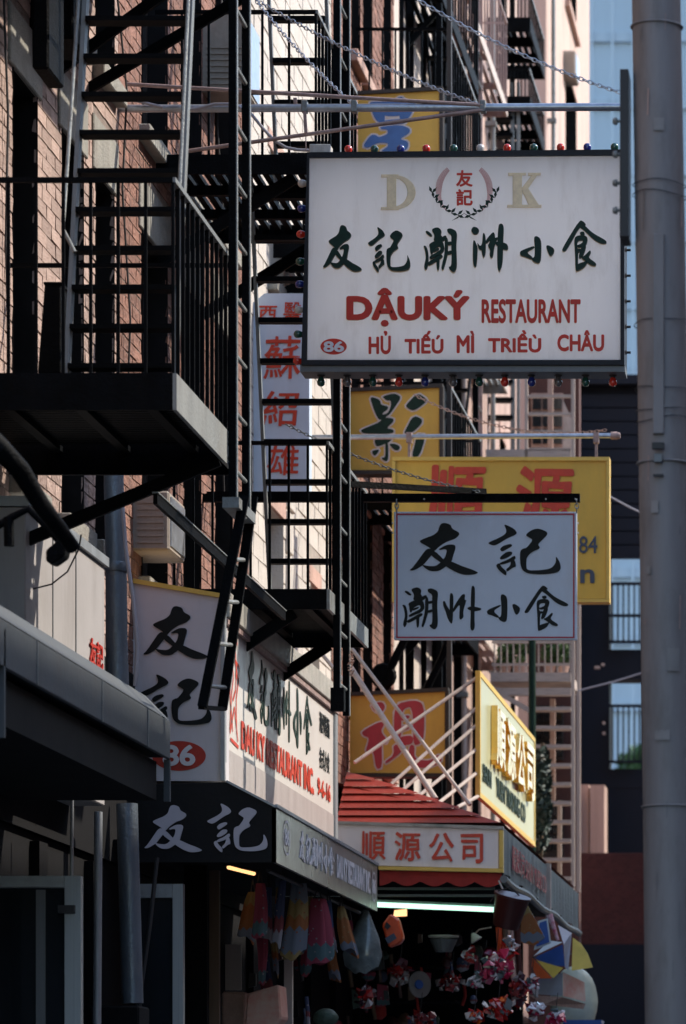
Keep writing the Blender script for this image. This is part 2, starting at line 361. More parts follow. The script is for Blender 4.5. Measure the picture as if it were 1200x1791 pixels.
G = {}
G['友'] = [[(300,80),(330,72),(370,85),(378,112),(425,135),(425,155),(395,180),(345,195),(290,230),(262,262),(225,232),(165,200),(170,185),(280,145)],
 [(215,235),(275,255),(235,295),(190,350),(130,385),(95,385),(120,365),(165,305)],
 [(265,255),(310,300),(330,320),(375,325),(440,355),(515,380),(555,400),(520,412),(455,415),(400,395),(340,360),(300,330),(235,285)],
 [(290,245),(345,215),(395,215),(403,235),(385,290),(375,330),(330,365),(290,390),(235,390),(200,370),(178,345),(215,355),(270,358),(305,330),(335,295),(345,250),(325,245),(297,252)]]
G['記'] = [[(715,78),(785,110),(810,145),(740,175),(660,225),(625,215),(612,203),(690,170),(730,145),(735,120)],
 [(690,245),(715,222),(765,210),(775,225),(740,245),(705,265)], [(690,300),(735,262),(775,262),(770,285),(725,310),(695,315)],
 [(665,350),(690,335),(700,360),(735,390),(735,418),(720,415),(680,380)], [(690,335),(745,315),(790,285),(798,310),(750,335),(695,350)],
 [(765,320),(790,315),(800,362),(780,365),(740,395),(730,380),(760,355)],
 [(858,155),(890,125),(940,108),(1000,130),(1005,150),(970,185),(940,215),(960,240),(900,265),(868,300),(865,340),(868,385),(950,385),(1020,375),(1045,355),(1060,330),(1058,288),(1085,330),(1093,375),(1070,400),(980,412),(880,408),(840,385),(825,345),(823,255),(850,240),(865,240),(910,185),(885,170)]]
G['潮'] = [[(62,130),(80,122),(115,150),(100,160)], [(50,215),(75,220),(88,280),(80,350),(65,368),(55,345),(70,290),(62,240)],
 [(105,115),(150,100),(178,120),(170,150),(185,160),(160,180),(120,190),(130,150)], [(90,205),(160,175),(205,150),(215,165),(185,190),(130,218),(95,228)],
 [(95,215),(120,212),(185,180),(200,240),(170,270),(130,285),(100,300),(90,285),(150,255),(172,240),(165,215),(120,240),(112,270),(100,265)],
 [(115,245),(160,228),(160,240),(118,258)], [(80,322),(120,300),(175,268),(190,285),(100,335),(85,335)], [(140,285),(165,280),(160,365),(145,368)],
 [(215,115),(240,108),(280,125),(285,150),(278,210),(285,350),(265,382),(240,370),(225,350),(245,345),(248,300),(245,200),(247,150),(220,135)],
 [(200,170),(222,165),(222,260),(205,320),(190,365),(175,362),(185,320),(200,260)], [(215,195),(250,190),(250,208),(215,213)], [(215,255),(250,245),(250,263),(215,272)]]
G['州'] = [[(318,195),(330,190),(345,225),(365,255),(375,275),(382,330),(372,345),(350,310),(335,260),(320,225)],
 [(365,140),(380,140),(388,165),(385,270),(382,330),(370,320),(362,270),(362,190)],
 [(385,235),(440,150),(465,145),(460,190),(475,180),(450,260),(455,300),(430,318),(425,290),(430,210),(400,250),(385,270)],
 [(478,235),(510,225),(572,240),(568,252),(520,262),(480,248)], [(503,100),(518,90),(530,110),(525,300),(528,370),(512,390),(497,375),(500,300)]]
G['洲'] = [[(105,150),(120,122),(150,125),(168,145),(155,175),(125,178)], [(122,222),(135,225),(150,260),(155,280),(148,400),(140,425),(122,405),(120,320)],
 [(150,235),(175,270),(190,250),(195,165),(210,175),(215,215),(215,320),(200,355),(190,330),(185,290),(165,290)],
 [(215,225),(265,165),(282,165),(285,210),(310,195),(280,260),(270,345),(255,355),(245,335),(250,290),(230,265),(250,230),(245,220),(220,250)],
 [(288,235),(330,235),(378,250),(385,285),(365,295),(310,270),(290,255)], [(310,110),(330,97),(352,110),(345,240),(342,400),(318,458),(303,430),(302,290)]]
G['小'] = [[(605,260),(620,245),(695,215),(700,225),(645,258),(690,295),(680,305),(635,285),(612,280)],
 [(695,155),(712,145),(740,165),(742,240),(738,320),(722,333),(690,320),(680,300),(700,295),(702,230)], [(770,215),(790,210),(825,235),(822,260),(805,285),(790,275)]]
G['食'] = [[(850,262),(965,88),(990,95),(1010,115),(985,120),(960,135),(880,270),(858,272)],
 [(965,88),(1000,120),(1050,165),(1140,210),(1140,225),(1110,228),(1060,205),(1000,150),(960,125)], [(965,160),(995,155),(1000,175),(975,180)],
 [(930,195),(955,180),(1000,178),(1020,195),(1010,235),(985,245),(960,250),(945,240),(985,225),(990,205),(950,210),(950,260),(975,258),(975,275),(955,275),(955,380),(940,392),(937,280)],
 [(985,230),(1012,235),(990,300),(965,315),(960,300)], [(940,390),(950,350),(1000,335),(1020,330),(1000,365),(960,385)],
 [(1000,300),(1035,265),(1040,280),(1020,310),(1075,345),(1070,358),(1040,355),(1000,325),(975,310)]]
G['影'] = [[(310,155),(410,180),(440,215),(440,250),(530,270),(520,310),(470,340),(455,370),(520,350),(505,400),(440,430),(405,415),(350,290)],
 [(455,155),(590,115),(670,150),(665,190),(590,300),(540,370),(500,390),(480,370),(530,340),(560,260),(555,200),(510,205),(480,180)],
 [(205,545),(440,450),(460,400),(590,410),(590,450),(500,530),(590,540),(590,590),(250,590),(215,570)],
 [(370,650),(360,610),(590,590),(560,680),(440,730),(390,740),(370,700)], [(490,680),(525,680),(530,890),(500,920),(455,890),(450,870),(495,870)],
 [(335,790),(435,770),(375,855),(345,830)], [(530,710),(600,705),(670,740),(650,785),(600,785)],
 [(870,110),(985,190),(960,230),(820,330),(735,280),(735,250)], [(820,370),(950,435),(810,585),(715,590),(720,560)], [(850,590),(970,600),(890,865),(795,865),(845,690)]]
G['視'] = [[(305,195),(440,170),(475,230),(430,300),(350,280)],
 [(205,500),(420,385),(465,420),(420,500),(500,600),(480,640),(430,600),(440,900),(370,920),(340,700),(245,740),(300,570),(230,550)],
 [(570,200),(800,150),(905,200),(905,560),(860,640),(780,660),(780,215),(650,260),(650,590),(570,600)],
 [(650,330),(740,320),(745,350),(650,390)], [(650,440),(740,430),(740,470),(650,500)], [(620,560),(780,540),(780,640),(640,660)],
 [(560,640),(700,650),(640,740),(480,860),(470,830),(570,760)], [(740,650),(800,650),(790,800),(960,830),(1050,760),(1100,760),(1095,840),(960,900),(820,900),(730,830)]]
G['星'] = [[(300,245),(460,245),(560,230),(640,180),(700,230),(800,245),(800,300),(720,440),(640,470),(620,400),(640,320),(460,320),(470,480),(370,470),(300,290)],
 [(440,350),(660,340),(650,400),(470,410)], [(440,450),(700,430),(690,490),(450,500)],
 [(410,520),(640,500),(740,540),(740,590),(620,660),(720,680),(720,750),(680,790),(400,800),(500,740),(500,700),(380,700),(290,760),(220,740),(310,610),(370,610),(400,640),(500,600),(490,550),(420,550)]]
def smooth_poly(p, rounds=1):
    for _ in range(rounds):
        q = []
        for i in range(len(p)):
            a = p[i]; b = p[(i + 1) % len(p)]; q.append((a[0] * .78 + b[0] * .22, a[1] * .78 + b[1] * .22)); q.append((a[0] * .22 + b[0] * .78, a[1] * .22 + b[1] * .78))
        p = q
    return p
def glyph_mb(b, ch, box, pl, lift, depth):
    xs = [x for s in G[ch] for x, y in s]; ys = [y for s in G[ch] for x, y in s]
    x0, x1, y0, y1 = min(xs), max(xs), min(ys), max(ys); a0, a1, t, bt = box
    for si, s in enumerate(G[ch]):
        pts = smooth_poly(s, 2); off = lift + si * 0.0004
        fr = [pl(lerp(a0, a1, (x - x0) / (x1 - x0)), lerp(t, bt, (y - y0) / (y1 - y0)), off + depth) for x, y in pts]
        bk = [pl(lerp(a0, a1, (x - x0) / (x1 - x0)), lerp(t, bt, (y - y0) / (y1 - y0)), lift * 0.5) for x, y in pts]
        n = len(fr); base = len(b.v); b.v += fr + bk
        for q in tessellate_polygon([[Vector((x, y, 0)) for x, y in pts]]): b.f.append(tuple(base + i for i in q))
        for i in range(n):
            j = (i + 1) % n; b.f.append((base + i, base + j, base + n + j, base + n + i))
def brush(name, ch, box, pl, m, parent, lift=0.003, depth=0.006):
    b = MB(); glyph_mb(b, ch, box, pl, lift, depth); return b.build(name, m, parent, fix=True)
def halo(name, ch, box, pl, m, parent, wpx, lift=0.002):
    """painted outline strip round each stroke of a character"""
    xs = [x for s in G[ch] for x, y in s]; ys = [y for s in G[ch] for x, y in s]
    x0, x1, y0, y1 = min(xs), max(xs), min(ys), max(ys); a0, a1, t, bt = box; b = MB(); k = 0
    for s in G[ch]:
        pts = [(lerp(a0, a1, (x - x0) / (x1 - x0)), lerp(t, bt, (y - y0) / (y1 - y0))) for x, y in smooth_poly(s, 1)]
        for i in range(len(pts)):
            p = Vector(pts[i]); q = Vector(pts[(i + 1) % len(pts)]); d = (q - p)
            if d.length < 1e-5: continue
            d.normalize(); nn = Vector((-d.y, d.x)) * wpx; e = d * wpx * 0.6; k += 1; l = lift + (k % 40) * 0.00004
            b.poly([pl(*(p - e + nn), l), pl(*(q + e + nn), l), pl(*(q + e - nn), l), pl(*(p - e - nn), l)])
    return b.build(name, m, parent, fix=False)

# ---- windows, walls, bricks
def wall_mb(b, X, th, Y0, Y1, z0, z1, holes):
    ys = sorted({Y0, Y1} | {h[0] for h in holes} | {h[1] for h in holes}); zs = sorted({z0, z1} | {h[2] for h in holes} | {h[3] for h in holes})
    ys = [y for y in ys if Y0 <= y <= Y1]; zs = [z for z in zs if z0 <= z <= z1]
    def solid(y, z): return not any(h[0] < y < h[1] and h[2] < z < h[3] for h in holes)
    for i in range(len(ys) - 1):
        for j in range(len(zs) - 1):
            ya, yb, za, zb = ys[i], ys[i + 1], zs[j], zs[j + 1]
            if not solid((ya + yb) / 2, (za + zb) / 2): continue
            b.poly([(X, ya, za), (X, yb, za), (X, yb, zb), (X, ya, zb)])
def window(par, X, a, c, d, e, th=0.16, fm='window_frame', sill='stone', lint='stone', lh=0.2, rev='recess'):
    X2 = X - th
    rv = MB(); X1 = X + .012
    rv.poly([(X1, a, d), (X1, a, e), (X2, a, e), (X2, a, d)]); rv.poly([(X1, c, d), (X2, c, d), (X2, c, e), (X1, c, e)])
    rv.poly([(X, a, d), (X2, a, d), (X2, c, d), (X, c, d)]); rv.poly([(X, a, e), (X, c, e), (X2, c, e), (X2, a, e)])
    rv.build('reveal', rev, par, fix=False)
    b = MB(); b.box(X2, X2 + .05, a, a + .05, d, e); b.box(X2, X2 + .05, c - .05, c, d, e); b.box(X2, X2 + .05, a + .05, c - .05, d, d + .06); b.box(X2, X2 + .05, a + .05, c - .05, e - .06, e)
    b.box(X2, X2 + .045, a + .05, c - .05, (d + e) / 2 - .025, (d + e) / 2 + .025)
    f = b.build('window', fm, par)
    g = MB(); g.box(X2 - .02, X2 + .012, a + .05, c - .05, d + .06, (d + e) / 2 - .025); g.box(X2 - .02, X2 + .02, a + .05, c - .05, (d + e) / 2 + .025, e - .06); g.build('pane', 'window_glass', f)
    if sill: MB().box(X - .1, X + .07, a - .07, c + .07, d - .1, d - .003).build('sill', sill, par, bev=.006)
    if lint: MB().box(X - .1, X + .018, a - .09, c + .09, e + .003, e + lh).build('lintel', lint, par, bev=.006)
def bricks(par, X, Y0, Y1, z0, z1, holes, m, indiv=0, L=.205, H=.067, gap=.0095, stickout=.0065, name='brick', key=None):
    cells = []; z = z0; row = 0
    while z + H < z1:
        y = Y0 - (L / 2 if row % 2 else 0)
        while y < Y1:
            a = max(y, Y0); c = min(y + L, Y1)
            if c - a > .03 and not any(h[0] < c - .01 and h[1] > a + .01 and h[2] < z + H - .005 and h[3] > z + .005 for h in holes):
                cells.append((a, c, z, z + H))
            elif c - a > .03:
                for h in holes:      # cut bricks beside an opening
                    if h[2] < z + H - .005 and h[3] > z + .005:
                        if a < h[0] - .03 and c > h[0]: cells.append((a, h[0], z, z + H))
                        if c > h[1] + .03 and a < h[1]: cells.append((h[1], c, z, z + H))
            y += L + gap
        z += H + gap; row += 1
    if indiv:
        cells.sort(key=key or (lambda q: q[0])); near = cells[:indiv]; rest = cells[indiv:]
    else: near, rest = [], cells
    for (a, c, d, e) in near:
        q = Quaternion((0, 0, 1), R.gauss(0, .008)) @ Quaternion((0, 1, 0), R.gauss(0, .015))
        o = ub(name, (X - .0045 + R.uniform(-.002, .002), (a + c) / 2, (d + e) / 2), (.022, c - a, e - d), 'brick_unit', par, q, 'brick%d' % R.randrange(8))
    b = MB()
    for (a, c, d, e) in rest:
        o1 = X + stickout * R.uniform(.45, 1.05); n = len(b.v)
        j = lambda s: R.uniform(-s, s)
        for (yy, zz) in ((a, d), (c, d), (c, e), (a, e)): b.v.append(Vector((o1 + j(.0025), yy + j(.003), zz + j(.003))))
        for (yy, zz) in ((a, d), (c, d), (c, e), (a, e)): b.v.append(Vector((X - .003, yy, zz)))
        b.f += [(n, n + 1, n + 2, n + 3)] + [(n + i, n + 4 + i, n + 4 + (i + 1) % 4, n + (i + 1) % 4) for i in range(4)]
    if rest: tag(b.build('brickwork', m, par, fix=True), kind='stuff')

def HOLES(us, rows, X=WX):
    out = []
    for (a, c) in us:
        ya, yc = YX(a, X), YX(c, X)
        for (d, e) in rows: out.append((ya, yc, d, e))
    return out

# ================================================================== THE SETTING
tag(MB().box(-900, 900, -60, 1500, -1.2, -.20).build('ground', 'asphalt'), kind='structure')
tag(MB().box(-1.6, 6.0, -20, 400, -.199, 0).build('road', 'asphalt'), kind='structure')
b = MB()
for y in range(-10, 200, 9): b.box(2.1, 2.22, y, y + 3, .0005, .004)
tag(b.build('road_marking', 'road_paint'), kind='structure')
tag(MB().box(-8, -1.78, -20, 72, -.199, .14).build('sidewalk', 'concrete'), kind='structure')
tag(MB().box(-1.777, -1.603, -20, 72, -.199, .15).build('kerb', 'stone'), kind='structure')
tag(MB().box(6.003, 9.5, -20, 400, -.199, .14).build('sidewalk', 'concrete'), kind='structure')

# ---- first tenement, pinkish brick
YB1 = 26.1
B1U = [(20, 62), (106, 143), (165, 197), (246, 290), (320, 349), (375, 404)]
hb = HOLES(B1U, [(4.9, 6.9), (7.5, 9.6), (10.4, 12.5)])
b1 = thing('brick_tenement', (WX, 20, 0), 'pinkish red brick tenement wall with tall narrow dark windows at the left edge', 'building')
b = MB(); wall_mb(b, WX, .2, 10, YB1, 3.2, 15, hb); b.build('wall', 'mortar', b1, fix=False)
MB().box(-9, WX - .35, 10, YB1, 0, 15).build('back_volume', 'dark_shop', b1)
for h in hb: window(b1, WX, *h[:4], lh=.30)
hx = [(h[0] - .08, h[1] + .08, h[2] - .1, h[2]) for h in hb] + [(h[0] - .1, h[1] + .1, h[3], h[3] + .30) for h in hb]
YS = YX(205, WX)
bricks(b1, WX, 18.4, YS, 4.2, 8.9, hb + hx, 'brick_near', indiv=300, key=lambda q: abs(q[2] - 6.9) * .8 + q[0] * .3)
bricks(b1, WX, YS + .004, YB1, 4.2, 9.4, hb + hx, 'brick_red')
bricks(b1, WX, 10, 18.39, 4.2, 9.4, [], 'brick_near')

# ---- white painted house
b2 = thing('white_painted_house', (WX, 28, 0), 'white painted brick house front glaring in the sun between the two red brick houses', 'building')
YB2 = 30.1
hw = [(YX(470, WX), YX(493, WX), 5.15, 6.1), (YX(541, WX), YX(556, WX), 5.15, 5.85), (YX(470, WX), YX(493, WX), 7.7, 8.6), (YX(541, WX), YX(556, WX), 7.7, 8.6)]
b = MB(); wall_mb(b, WX, .2, YB1 + .003, YB2, 3.2, 14, hw); b.build('wall', 'mortar_white', b2, fix=False)
MB().box(-9, WX - .35, YB1 + .003, YB2, 0, 14).build('back_volume', 'dark_shop', b2)
for h in hw: window(b2, WX, *h, fm='frame_white', sill='stone', lint='stone_pink', lh=.14, rev='brick_white')
hx = [(h[0] - .08, h[1] + .08, h[2] - .1, h[2]) for h in hw] + [(h[0] - .1, h[1] + .1, h[3], h[3] + .14) for h in hw]
bricks(b2, WX, YB1 + .01, YB2, 4.2, 12, hw + hx, 'brick_white', L=.4, H=.15, gap=.012, stickout=.008)
for i in range(12): MB().box(WX, WX + .03, YX(498, WX), YX(498, WX) + .34 - .1 * (i % 2), 4.3 + i * .32, 4.3 + i * .32 + .29).build('quoin', 'brick_white', b2, bev=.004)

# ---- red brick house
b3 = thing('red_brick_house', (WX, 32, 0), 'red brick house with dark windows behind the tall yellow signs', 'building')
YB3 = YX(688, WX)
hr = HOLES([(613, 628), (634, 649), (670, 682)], [(4.9, 6.9), (7.7, 9.7), (10.5, 12.5)])
b = MB(); wall_mb(b, WX, .25, YB2 + .003, YB3, 3.2, 16, hr); b.build('wall', 'mortar', b3, fix=False)
MB().box(-9, WX - .4, YB2 + .003, YB3, 0, 16).build('back_volume', 'dark_shop', b3)
for h in hr: window(b3, WX, *h, lint='stone_pink', sill='stone_pink')
hx = [(h[0] - .08, h[1] + .08, h[2] - .1, h[2]) for h in hr] + [(h[0] - .1, h[1] + .1, h[3], h[3] + .2) for h in hr]
bricks(b3, WX, YB2 + .01, YB3, 4.2, 13, hr + hx, 'brick_red', stickout=.007)

def plain_house(name, label, u0, u1, us, rows, m, z1, lint='stone', fm='window_frame', lx=0.0, floors=True):
    Ya = YX(u0, WX); Yb = YX(u1, WX); r = thing(name, (WX, (Ya + Yb) / 2, 0), label, 'building')
    hh = HOLES(us, rows); b = MB(); wall_mb(b, WX, .3, Ya + .003, Yb, 2.8, z1, hh); b.build('wall', m, r, fix=False)
    MB().box(-9, WX - .45, Ya + .003, Yb, 0, z1).build('back_volume', 'dark_shop', r)
    for h in hh: window(r, WX, *h, th=.25, fm=fm, sill=lint, lint=lint, lh=.18)
    for i, z in enumerate([3.1, z1]): MB().box(WX - .1, WX + .22, Ya, Yb, z, z + .35).build('cornice', lint, r, bev=.03)
    return r
rowsF = [(4.6, 6.7), (7.6, 9.7), (10.6, 12.7), (13.6, 15.7)]
plain_house('cream_house', 'narrow cream house behind a thicket of black iron, above the large white sign', 688, 782,
            [(698, 704), (709, 722), (736, 744), (755, 764), (770, 777)], rowsF, 'wall_cream', 17)
plain_house('pale_pink_house', 'pale pink house front behind black rungs, right of the top yellow sign', 782, 906,
            [(793, 812), (826, 838), (874, 882)], rowsF, 'wall_pink', 19, 'stone_pink')
plain_house('brown_house', 'narrow dark brown house between two pink fronts', 906, 955, [(925, 945)], [(5, 7.4), (8.6, 11), (12, 14.0)], 'wall_brown', 20, 'wall_brown')
ph = plain_house('far_pink_house', 'far pink house corner against the pale blue tower, with an air conditioner', 955, 1031, [(989, 1007)], [(4.6, 7.5), (8.6, 11.6), (12.6, 16.6), (17.5, 20)], 'wall_pink', 23, 'stone_pink')

# ---- opposite row (casts the street's shade), never in the frame
op = thing('opposite_row', (9.6, 30, 0), 'long brick row on the other side of the street', 'building')
MB().box(9.6, 18, -20, 90, 0, 15.65).build('wall', 'brick_red', op)
for i in range(18): 
    for j in range(4): MB().box(9.52, 9.62, -10 + i * 5, -8.8 + i * 5, 1.6 + j * 3.4, 3.6 + j * 3.4).build('window', 'window_glass', op)

# ---- far: pale tower, dark building, red wall
tw = thing('pale_blue_tower', P(1150, 2050, 150), 'pale blue tower block far behind the street, right of the pink house', 'building')
kx = 150 / F
MB().box((1022 - U0) * kx, (1350 - U0) * kx, 150, 180, 0, 60).build('wall', 'tower_blue', tw)
for i in range(22): ubox('floor_band', (1023 - U0) * kx, (1349 - U0) * kx, 149.8, 149.99, 3 + i * 2.6, 3.35 + i * 2.6, 'tower_band', tw)
for i in range(9): ubox('pilaster', (1034 + i * 36 - U0) * kx, (1038 + i * 36 - U0) * kx, 149.6, 149.79, 0, 60, 'tower_band', tw)
YD = 54.0; kd = YD / F
dk = thing('dark_gallery_building', P(1080, 2010, YD), 'dark building in shade with railed openings, just left of the steel pole', 'building')
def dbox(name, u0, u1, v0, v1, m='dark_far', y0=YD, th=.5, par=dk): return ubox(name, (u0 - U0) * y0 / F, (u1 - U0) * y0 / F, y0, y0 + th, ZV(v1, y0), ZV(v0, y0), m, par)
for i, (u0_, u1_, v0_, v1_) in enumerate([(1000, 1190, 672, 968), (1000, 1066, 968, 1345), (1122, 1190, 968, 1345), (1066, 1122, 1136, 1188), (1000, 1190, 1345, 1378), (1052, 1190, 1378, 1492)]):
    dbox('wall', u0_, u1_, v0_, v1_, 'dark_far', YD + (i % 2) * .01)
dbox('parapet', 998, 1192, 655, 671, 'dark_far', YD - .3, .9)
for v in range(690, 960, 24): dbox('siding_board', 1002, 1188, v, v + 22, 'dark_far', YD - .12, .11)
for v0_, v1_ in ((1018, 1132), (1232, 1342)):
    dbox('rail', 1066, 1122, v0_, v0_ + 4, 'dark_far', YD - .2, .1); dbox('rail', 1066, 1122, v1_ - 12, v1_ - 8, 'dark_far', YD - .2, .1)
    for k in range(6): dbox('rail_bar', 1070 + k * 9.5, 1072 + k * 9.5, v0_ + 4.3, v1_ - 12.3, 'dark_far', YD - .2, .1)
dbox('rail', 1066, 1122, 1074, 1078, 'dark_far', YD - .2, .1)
for (u, v, w_) in ((1040, 1165, 9), (1052, 1160, 5), (1054, 1262, 4), (1054, 1280, 4)): dbox('wall_lamp', u, u + w_, v, v + 4, 'fe_cream', YD - .35, .1)
K3 = 53 / F
pc = thing('pink_columns', P(1040, 1492, 53), 'pink sunlit wall strips below the dark building, above the dull red wall', 'building')
ubox('wall', (1015 - U0) * K3, (1030 - U0) * K3, 53, 53.5, ZV(1500, 53), ZV(1372, 53), 'wall_pink', pc)
ubox('column', (1033 - U0) * K3, (1058 - U0) * K3, 52.9, 53.5, ZV(1500, 53), ZV(1374, 53), 'wall_pink', pc)
YR = 51.5
rw = thing('dull_red_brick_wall', P(1080, 2010, YR), 'dull red brick wall in shade, low behind the steel pole', 'wall')
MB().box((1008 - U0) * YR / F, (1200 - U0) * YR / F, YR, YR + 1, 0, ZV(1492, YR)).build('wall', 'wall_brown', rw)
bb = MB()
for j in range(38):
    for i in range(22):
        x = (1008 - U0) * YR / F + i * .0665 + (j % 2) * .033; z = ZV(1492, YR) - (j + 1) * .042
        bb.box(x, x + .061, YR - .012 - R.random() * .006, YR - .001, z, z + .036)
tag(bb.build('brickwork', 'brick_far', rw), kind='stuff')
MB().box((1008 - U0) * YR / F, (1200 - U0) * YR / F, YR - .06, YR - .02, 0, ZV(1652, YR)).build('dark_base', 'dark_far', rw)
b = MB(); b.box((968 - U0) * 52 / F, (1001 - U0) * 52 / F, 52, 53, 0, ZV(742, 52))
tag(b.build('pink_backhouse', 'wall_pink', None, loc=P(985, 2050, 52)), 'small pink house end showing under the dark building, left of its roof edge', 'building')

# a tree seen through the lower opening
def foliage(name, c, rad, n, m, par, s=.1, seed=3):
    rr = random.Random(seed); b = MB()
    for _ in range(n):
        d = Vector((rr.gauss(0, 1), rr.gauss(0, 1), rr.gauss(0, 1))).normalized() * rr.random() ** .45
        p = Vector(c) + Vector((d.x * rad[0], d.y * rad[1], d.z * rad[2])); a = Vector((rr.gauss(0, 1), rr.gauss(0, 1), rr.gauss(0, 1))).normalized(); q = a.orthogonal().normalized(); w_ = a.cross(q)
        t = s * rr.uniform(.6, 1.3)
        b.poly([p - q * t, p - w_ * t * .4, p + q * t, p + w_ * t * .4])
    return b.build(name, m, par, fix=False)
ft = thing('street_tree', P(1125, 2010, 110), 'green tree seen through the lower railed opening', 'tree')
foliage('crown', P(1122, 1345, 110), (.75, .8, .7), 1500, 'leaf', ft, .12); MB().tube([Vector((P(1124, 0, 110).x, 110, -.2)), P(1122, 1345, 110)], .12, 8, r2=.05).build('trunk', 'wood_brown', ft)

# ================================================================== FIRE ESCAPES
def landing(par, Y0, Y1, Xo, zt, fh=.15, rail=.85, m='black_iron', sides=13, fronts=8, slatdir='X', fas='black_iron', bar=.014, far=True, Xi=WX):
    MB().box(Xi, Xo, Y0, Y0 + .02, zt - fh, zt).build('platform_beam', m, par); MB().box(Xo, Xo + .018, Y0, Y1, zt - fh, zt - .002).build('platform_beam', fas, par)
    MB().box(Xi, Xo, Y1 - .02, Y1, zt - fh, zt).build('platform_beam', m, par)
    if slatdir == 'Y':
        n = int((Xo - Xi) / .07)
        for i in range(n): ubox('floor_slat', Xi + .02 + i * .07, Xi + .058 + i * .07, Y0 + .021, Y1 - .021, zt - .035, zt - .006, m, par)
        for t in (.33, .67): ubox('cross_beam', Xi, Xo - .001, lerp(Y0, Y1, t), lerp(Y0, Y1, t) + .05, zt - fh + .02, zt - .037, m, par)
    else:
        n = int((Y1 - Y0 - .05) / .056)
        for i in range(n): ubox('floor_slat', Xi + .005, Xo - .002, Y0 + .022 + i * .056, Y0 + .066 + i * .056, zt - .03, zt - .004, m, par)
        for t in (.2, .5, .8): ubox('cross_beam', lerp(Xi, Xo, t), lerp(Xi, Xo, t) + .05, Y0 + .021, Y1 - .021, zt - .06, zt - .032, m, par)
    ze = zt + rail
    ubar('top_rail', (Xi, Y0 + .01, ze), (Xo, Y0 + .01, ze), .022, .022, m, par); ubar('top_rail', (Xo, Y0, ze), (Xo, Y1, ze), .026, .022, 'grey_iron' if m == 'black_iron' else m, par)
    for i in range(fronts): x = lerp(Xo, Xi, (i + .0) / fronts); ubar('railing_bar', (x, Y0 + .01, zt + .001), (x, Y0 + .01, ze), bar, bar, m, par)
    for i in range(1, sides): y = lerp(Y0, Y1, i / (sides - 1)); ubar('railing_bar', (Xo, y, zt + .001), (Xo, y, ze), bar * 1.2, bar, m, par)
    if far: ubar('top_rail', (Xi, Y1, ze), (Xo, Y1, ze), .02, .02, m, par)
def stair(par, X0, X1, Ya, za, Yb, zb, n, m='black_iron', rail='grey_iron', w_=.06, th=.022, hand=None, handz=.0, dp_=.10):
    for x in (X0, X1): ubar('stringer', (x, Ya, za), (x, Yb, zb), .02, w_, rail, par)
    for i in range(n):
        t = (i + .5) / n; y = lerp(Ya, Yb, t); z = lerp(za, zb, t)
        ubox('tread', X0 + .011, X1 - .011, y - dp_ / 2, y + dp_ / 2, z - th, z, m, par)
    for x in (hand or ()): ubar('handrail', (x, Ya, za + handz), (x, Yb, zb + handz), .018, .018, rail, par, 'cyl')
def ladder(par, pa, pb, pc_, pd, n, m='black_iron', w_=.045, rung='grey_iron', lit_edge=False):
    """stiles pa-pb and pc-pd, rungs between as sub-parts"""
    l = MB().bar(pa, pb, w_, .03).bar(pc_, pd, w_, .03).build('ladder', m, par)
    if lit_edge:  # pale strip along each stile, a sunlit edge put in as colour
        e = Vector((w_ / 2 + .003, 0, 0)); MB().bar(Vector(pa) + e, Vector(pb) + e, .005, .03).bar(Vector(pc_) + e, Vector(pd) + e, .005, .03).build('lit_edge', 'grey_iron', l)
    for i in range(n):
        t = (i + .5) / n; o = MB().tube([Vector(pa).lerp(Vector(pb), t), Vector(pc_).lerp(Vector(pd), t)], .011, 8).build('rung', rung, l, smooth=True)
    return l

# nearest fire escape, on the brick tenement
Xf = -3.10; Y1a, Y1b = 17.18, 18.85; z1p = ZV(652, Y1a)
fa = thing('fire_escape', (WX, 18, 0), 'nearest black fire escape with broad landing and pale side beam, upper left', 'fire escape')
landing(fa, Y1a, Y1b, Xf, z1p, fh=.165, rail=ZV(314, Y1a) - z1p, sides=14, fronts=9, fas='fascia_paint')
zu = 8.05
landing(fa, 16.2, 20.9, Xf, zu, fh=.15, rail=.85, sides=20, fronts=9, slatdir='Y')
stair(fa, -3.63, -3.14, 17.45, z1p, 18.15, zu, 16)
for seq in (((140, -40), (110, 400), (131, 441)), ((331, -40), (313, 348))):
    MB().tube([P(u, v, 17.35 + (441 - v) * .001) for u, v in seq], .0085, 8).build('handrail', 'grey_iron', fa, smooth=True)
for yb_, z0_ in ((19.9, 7.15), (20.75, 7.3)): ubar('brace', (WX, yb_, z0_), (Xf, yb_, zu - .1), .03, .055, 'black_iron', fa)
ubar('brace', (WX + .05, 18.4, ZV(965, 18.4)), (Xf, 18.4, z1p - .17), .03, .06, 'black_iron', fa)
ladder(fa, (-3.06, 18.56, z1p - .32), (-3.06, 18.56, 9.2), (-3.06, 18.95, z1p - .32), (-3.06, 18.95, 9.2), 16, w_=.036, lit_edge=True)
MB().box(-3.10, -3.02, 18.5, 19.0, z1p - .38, z1p - .33).build('ladder_bracket', 'grey_iron', fa)
ladder(fa, P(428, 868, 18.62), P(354, 1236, 18.5), P(443, 868, 19.0), P(389, 1240, 18.95), 5, w_=.045)
ubar('ladder_foot', P(352, 1237, 18.5), P(391, 1240, 18.95), .03, .02, 'black_iron', fa)
zgr = ZV(872, 17.95); MB().bar((-3.32, 17.95, zgr), (-3.32, 21.9, zgr), .02, .05).build('guide_rail', 'black_iron', fa); MB().bar((-3.32, 17.95, zgr + .029), (-3.32, 21.9, zgr + .029), .03, .006).build('guide_lit_edge', 'grey_iron', fa)  # grey strip on top stands in for the rail's sunlit edge
